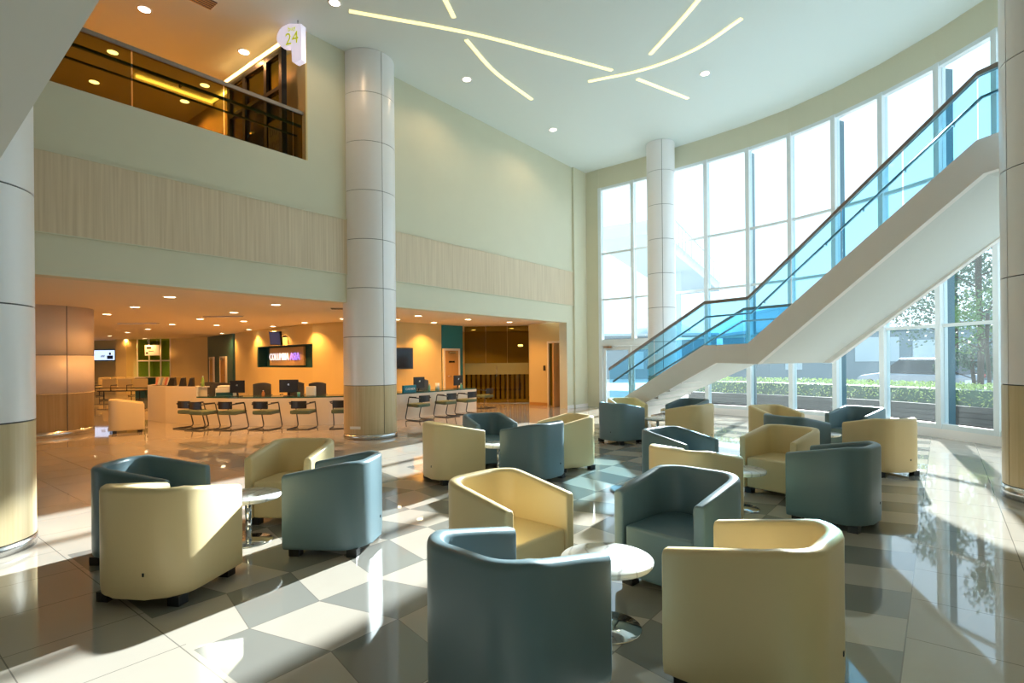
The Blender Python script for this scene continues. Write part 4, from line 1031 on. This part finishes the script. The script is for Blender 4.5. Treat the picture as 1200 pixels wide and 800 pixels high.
# car
def car(x, y, rz, lab):
    r = empty('car', (x, y, -.06), rz, lab, 'car')
    prof = [(-.86, .30), (-.88, .55), (-.86, .86), (-.80, .92), (.80, .92), (.86, .86), (.88, .55), (.86, .30)]
    st_ = [(-2.1, .86, .80, .94), (-1.95, .97, .98, 1.0), (1.0, 1.0, 1.0, 1.0), (1.9, .97, .80, .95), (2.15, .84, .62, .88)]
    vv = []
    for yy, sx, sz, _ in st_:
        for x_, z in prof: vv.append((x_ * sx, yy, .28 + (z - .30) * sz))
    m_ = len(prof); ff = [tuple(range(m_ - 1, -1, -1)), tuple((len(st_) - 1) * m_ + q for q in range(m_))]
    for i in range(len(st_) - 1):
        for j in range(m_): ff.append((i * m_ + j, i * m_ + (j + 1) % m_, (i + 1) * m_ + (j + 1) % m_, (i + 1) * m_ + j))
    MB().add(vv, ff, False).build('body', M['carpaint'], r, bevel=.04, seg=3)
    a = [(-.78, -1.95, .90), (.78, -1.95, .90), (.76, 1.05, .90), (-.76, 1.05, .90)]; b = [(-.60, -1.55, 1.44), (.60, -1.55, 1.44), (.58, .25, 1.46), (-.58, .25, 1.46)]
    MB().hull8(a, b).build('cabin_glass', M['carglass'], r, bevel=.03)
    MB().hull8([(-.62, -1.60, 1.43), (.62, -1.60, 1.43), (.60, .30, 1.45), (-.60, .30, 1.45)], [(-.56, -1.50, 1.50), (.56, -1.50, 1.50), (.54, .20, 1.52), (-.54, .20, 1.52)]).build('roof', M['carpaint'], r, bevel=.02)
    for sx in (-1, 1):
        MB().box(sx * .84 - .08, sx * .84 + .04 * sx + .02, -2.06, -1.90, .74, .95).build('tail_lamp', M['red'], r, bevel=.02)
        for yy in (-1.3, 1.35):
            w_ = MB(); pr = [(.0, -.10), (.20, -.10), (.30, -.09), (.32, -.05), (.32, .05), (.30, .09), (.20, .10), (0, .10)]
            vv = [(sx * .80 + h_, yy + rr * math.cos(2 * PI * k / 20), .32 + rr * math.sin(2 * PI * k / 20)) for rr, h_ in pr for k in range(20)]
            ff = [(i * 20 + k, i * 20 + (k + 1) % 20, (i + 1) * 20 + (k + 1) % 20, (i + 1) * 20 + k) for i in range(len(pr) - 1) for k in range(20)]
            w_.add(vv, ff, True).build('wheel', M['black'], r)
        MB().box(sx * .86, sx * 1.02, .55, .68, .88, 1.0).build('wing_mirror', M['carpaint'], r, bevel=.02)
    MB().box(-.26, .26, -2.12, -2.10, .55, .67).build('number_plate', M['white'], r)
car(16.7, 22.6, .25, 'silver car with red tail lamps parked beyond the hedges')
# buildings
def block(name, x0, x1, y0, y1, z1, m, lab, openings=()):
    r = empty(name, ((x0 + x1) / 2, y0, -.06), 0, lab, 'building')
    cx = (x0 + x1) / 2
    MB().box(x0 - cx, x1 - cx, 0, y1 - y0, 0, z1 + .06).build('wall', m, r)
    MB().box(x0 - cx - .15, x1 - cx + .15, -.15, y1 - y0 + .15, z1 + .06, z1 + .26).build('roof_edge', M['bldg_l'], r)
    for a, b, c, d in openings: MB().box(a - cx, b - cx, -.05, .05, c, d).build('window', M['bldg_l'], r)
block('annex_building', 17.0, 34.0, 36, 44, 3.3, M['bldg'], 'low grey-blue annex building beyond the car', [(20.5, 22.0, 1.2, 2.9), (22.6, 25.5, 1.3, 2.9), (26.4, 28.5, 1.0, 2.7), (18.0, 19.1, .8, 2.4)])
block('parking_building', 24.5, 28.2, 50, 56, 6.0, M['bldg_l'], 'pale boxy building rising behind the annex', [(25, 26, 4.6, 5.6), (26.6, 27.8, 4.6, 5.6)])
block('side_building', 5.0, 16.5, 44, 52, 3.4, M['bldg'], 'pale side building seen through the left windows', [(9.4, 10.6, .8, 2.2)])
# raised walkway at the far left of the windows
r = empty('raised_walkway', (0, 0, 0), 0, 'raised concrete walkway with railing outside the leftmost windows', 'walkway')
MB().hull8([(3.6, 25, 6.9), (12.0, 40, 6.2), (14.5, 38, 6.2), (6.0, 23.5, 6.9)], [(3.6, 25, 7.5), (12.0, 40, 6.8), (14.5, 38, 6.8), (6.0, 23.5, 7.5)]).build('deck', M['bldg_l'], r)
MB().box(9.0, 9.8, 31.5, 32.3, -.06, 6.6).build('pillar', M['bldg_l'], r)
for k in range(24):
    p = Vector((6.0, 23.5, 7.4)).lerp(Vector((14.5, 38, 6.7)), k / 23)
    MB().tube([p, p + Vector((0, 0, 1.15))], .02, n=6).build('railing_post', M['bldg_l'], r)
MB().tube([(6.0, 23.5, 8.6), (14.5, 38, 7.9)], .04).build('railing_top', M['bldg_l'], r)
random.seed(11)
hm = MB(); vv = []; ff = []
NX, NY = 40, 6
for j in range(NY + 1):
    for i in range(NX + 1):
        x = -30 + i * 4.0; y = 95 + j * 12; h_ = math.sin(PI * j / NY) * (7 + 4 * math.sin(i * .35 + 1) + 3 * math.sin(i * .9)) ; vv.append((x, y, -.3 + max(0, h_)))
for j in range(NY):
    for i in range(NX): a = j * (NX + 1) + i; ff.append((a, a + 1, a + NX + 2, a + NX + 1))
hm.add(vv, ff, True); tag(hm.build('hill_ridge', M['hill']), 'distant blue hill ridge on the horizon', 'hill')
tag(MB().box(-150, 200, 60, 260, -.5, -.31).build('ground_far', M['ground']), kind='structure')
# trees
def tree(x, y, h, cr, n, size, m, lab, seed, trunk=.10, z_lo=.35, flat=.8):
    random.seed(seed)
    r = empty('tree', (x, y, -.06), 0, lab, 'tree')
    MB().tube([(0, 0, 0), (.05, .02, h * .3), (-.04, 0, h * .6), (0, 0, h * .9)], trunk, n=8).build('trunk', M['bark'], r)
    br = MB(); blobs = []
    for k in range(9):
        a = k * 2.4; z = h * (z_lo + .55 * k / 9); L_ = cr * random.uniform(.5, .95) * (1 - .4 * k / 9)
        e = Vector((math.cos(a) * L_, math.sin(a) * L_, z + L_ * .45)); br.tube([(0, 0, z), tuple(e * .5 + Vector((0, 0, z * .5 + .0))), tuple(e)], trunk * .3, n=5); blobs.append((e, cr * random.uniform(.30, .5)))
    br.build('branches', M['bark'], r)
    pts = []
    for _ in range(n):
        c, rr = random.choice(blobs); v = Vector((random.gauss(0, 1), random.gauss(0, 1), random.gauss(0, 1) * flat)).normalized() * rr * random.random() ** .4
        pts.append(tuple(c + v))
    leafmesh(pts, size).build('leaves', m, r)
M['leaf2'] = mat('light_tree_leaves', (.14, .24, .08), .6, noise=.4, nscale=10)
tree(15.6, 18.2, 7.0, 2.6, 5200, .14, M['leaf'], 'tall leafy tree with a thin trunk outside the rightmost window', 21, .09, .30)
tree(13.6, 15.6, 3.1, 1.2, 2200, .10, M['leaf2'], 'young bright green tree beside the tall one', 22, .05, .5)
tree(15.95, 18.9, 2.2, .95, 2600, .10, M['leaf'], 'small dark bushy tree left of the thin trunks', 23, .06, .30)
tree(19.5, 24.0, 6.0, 2.4, 3000, .16, M['leaf'], 'farther tree behind the tall one at the right', 24, .10, .35)
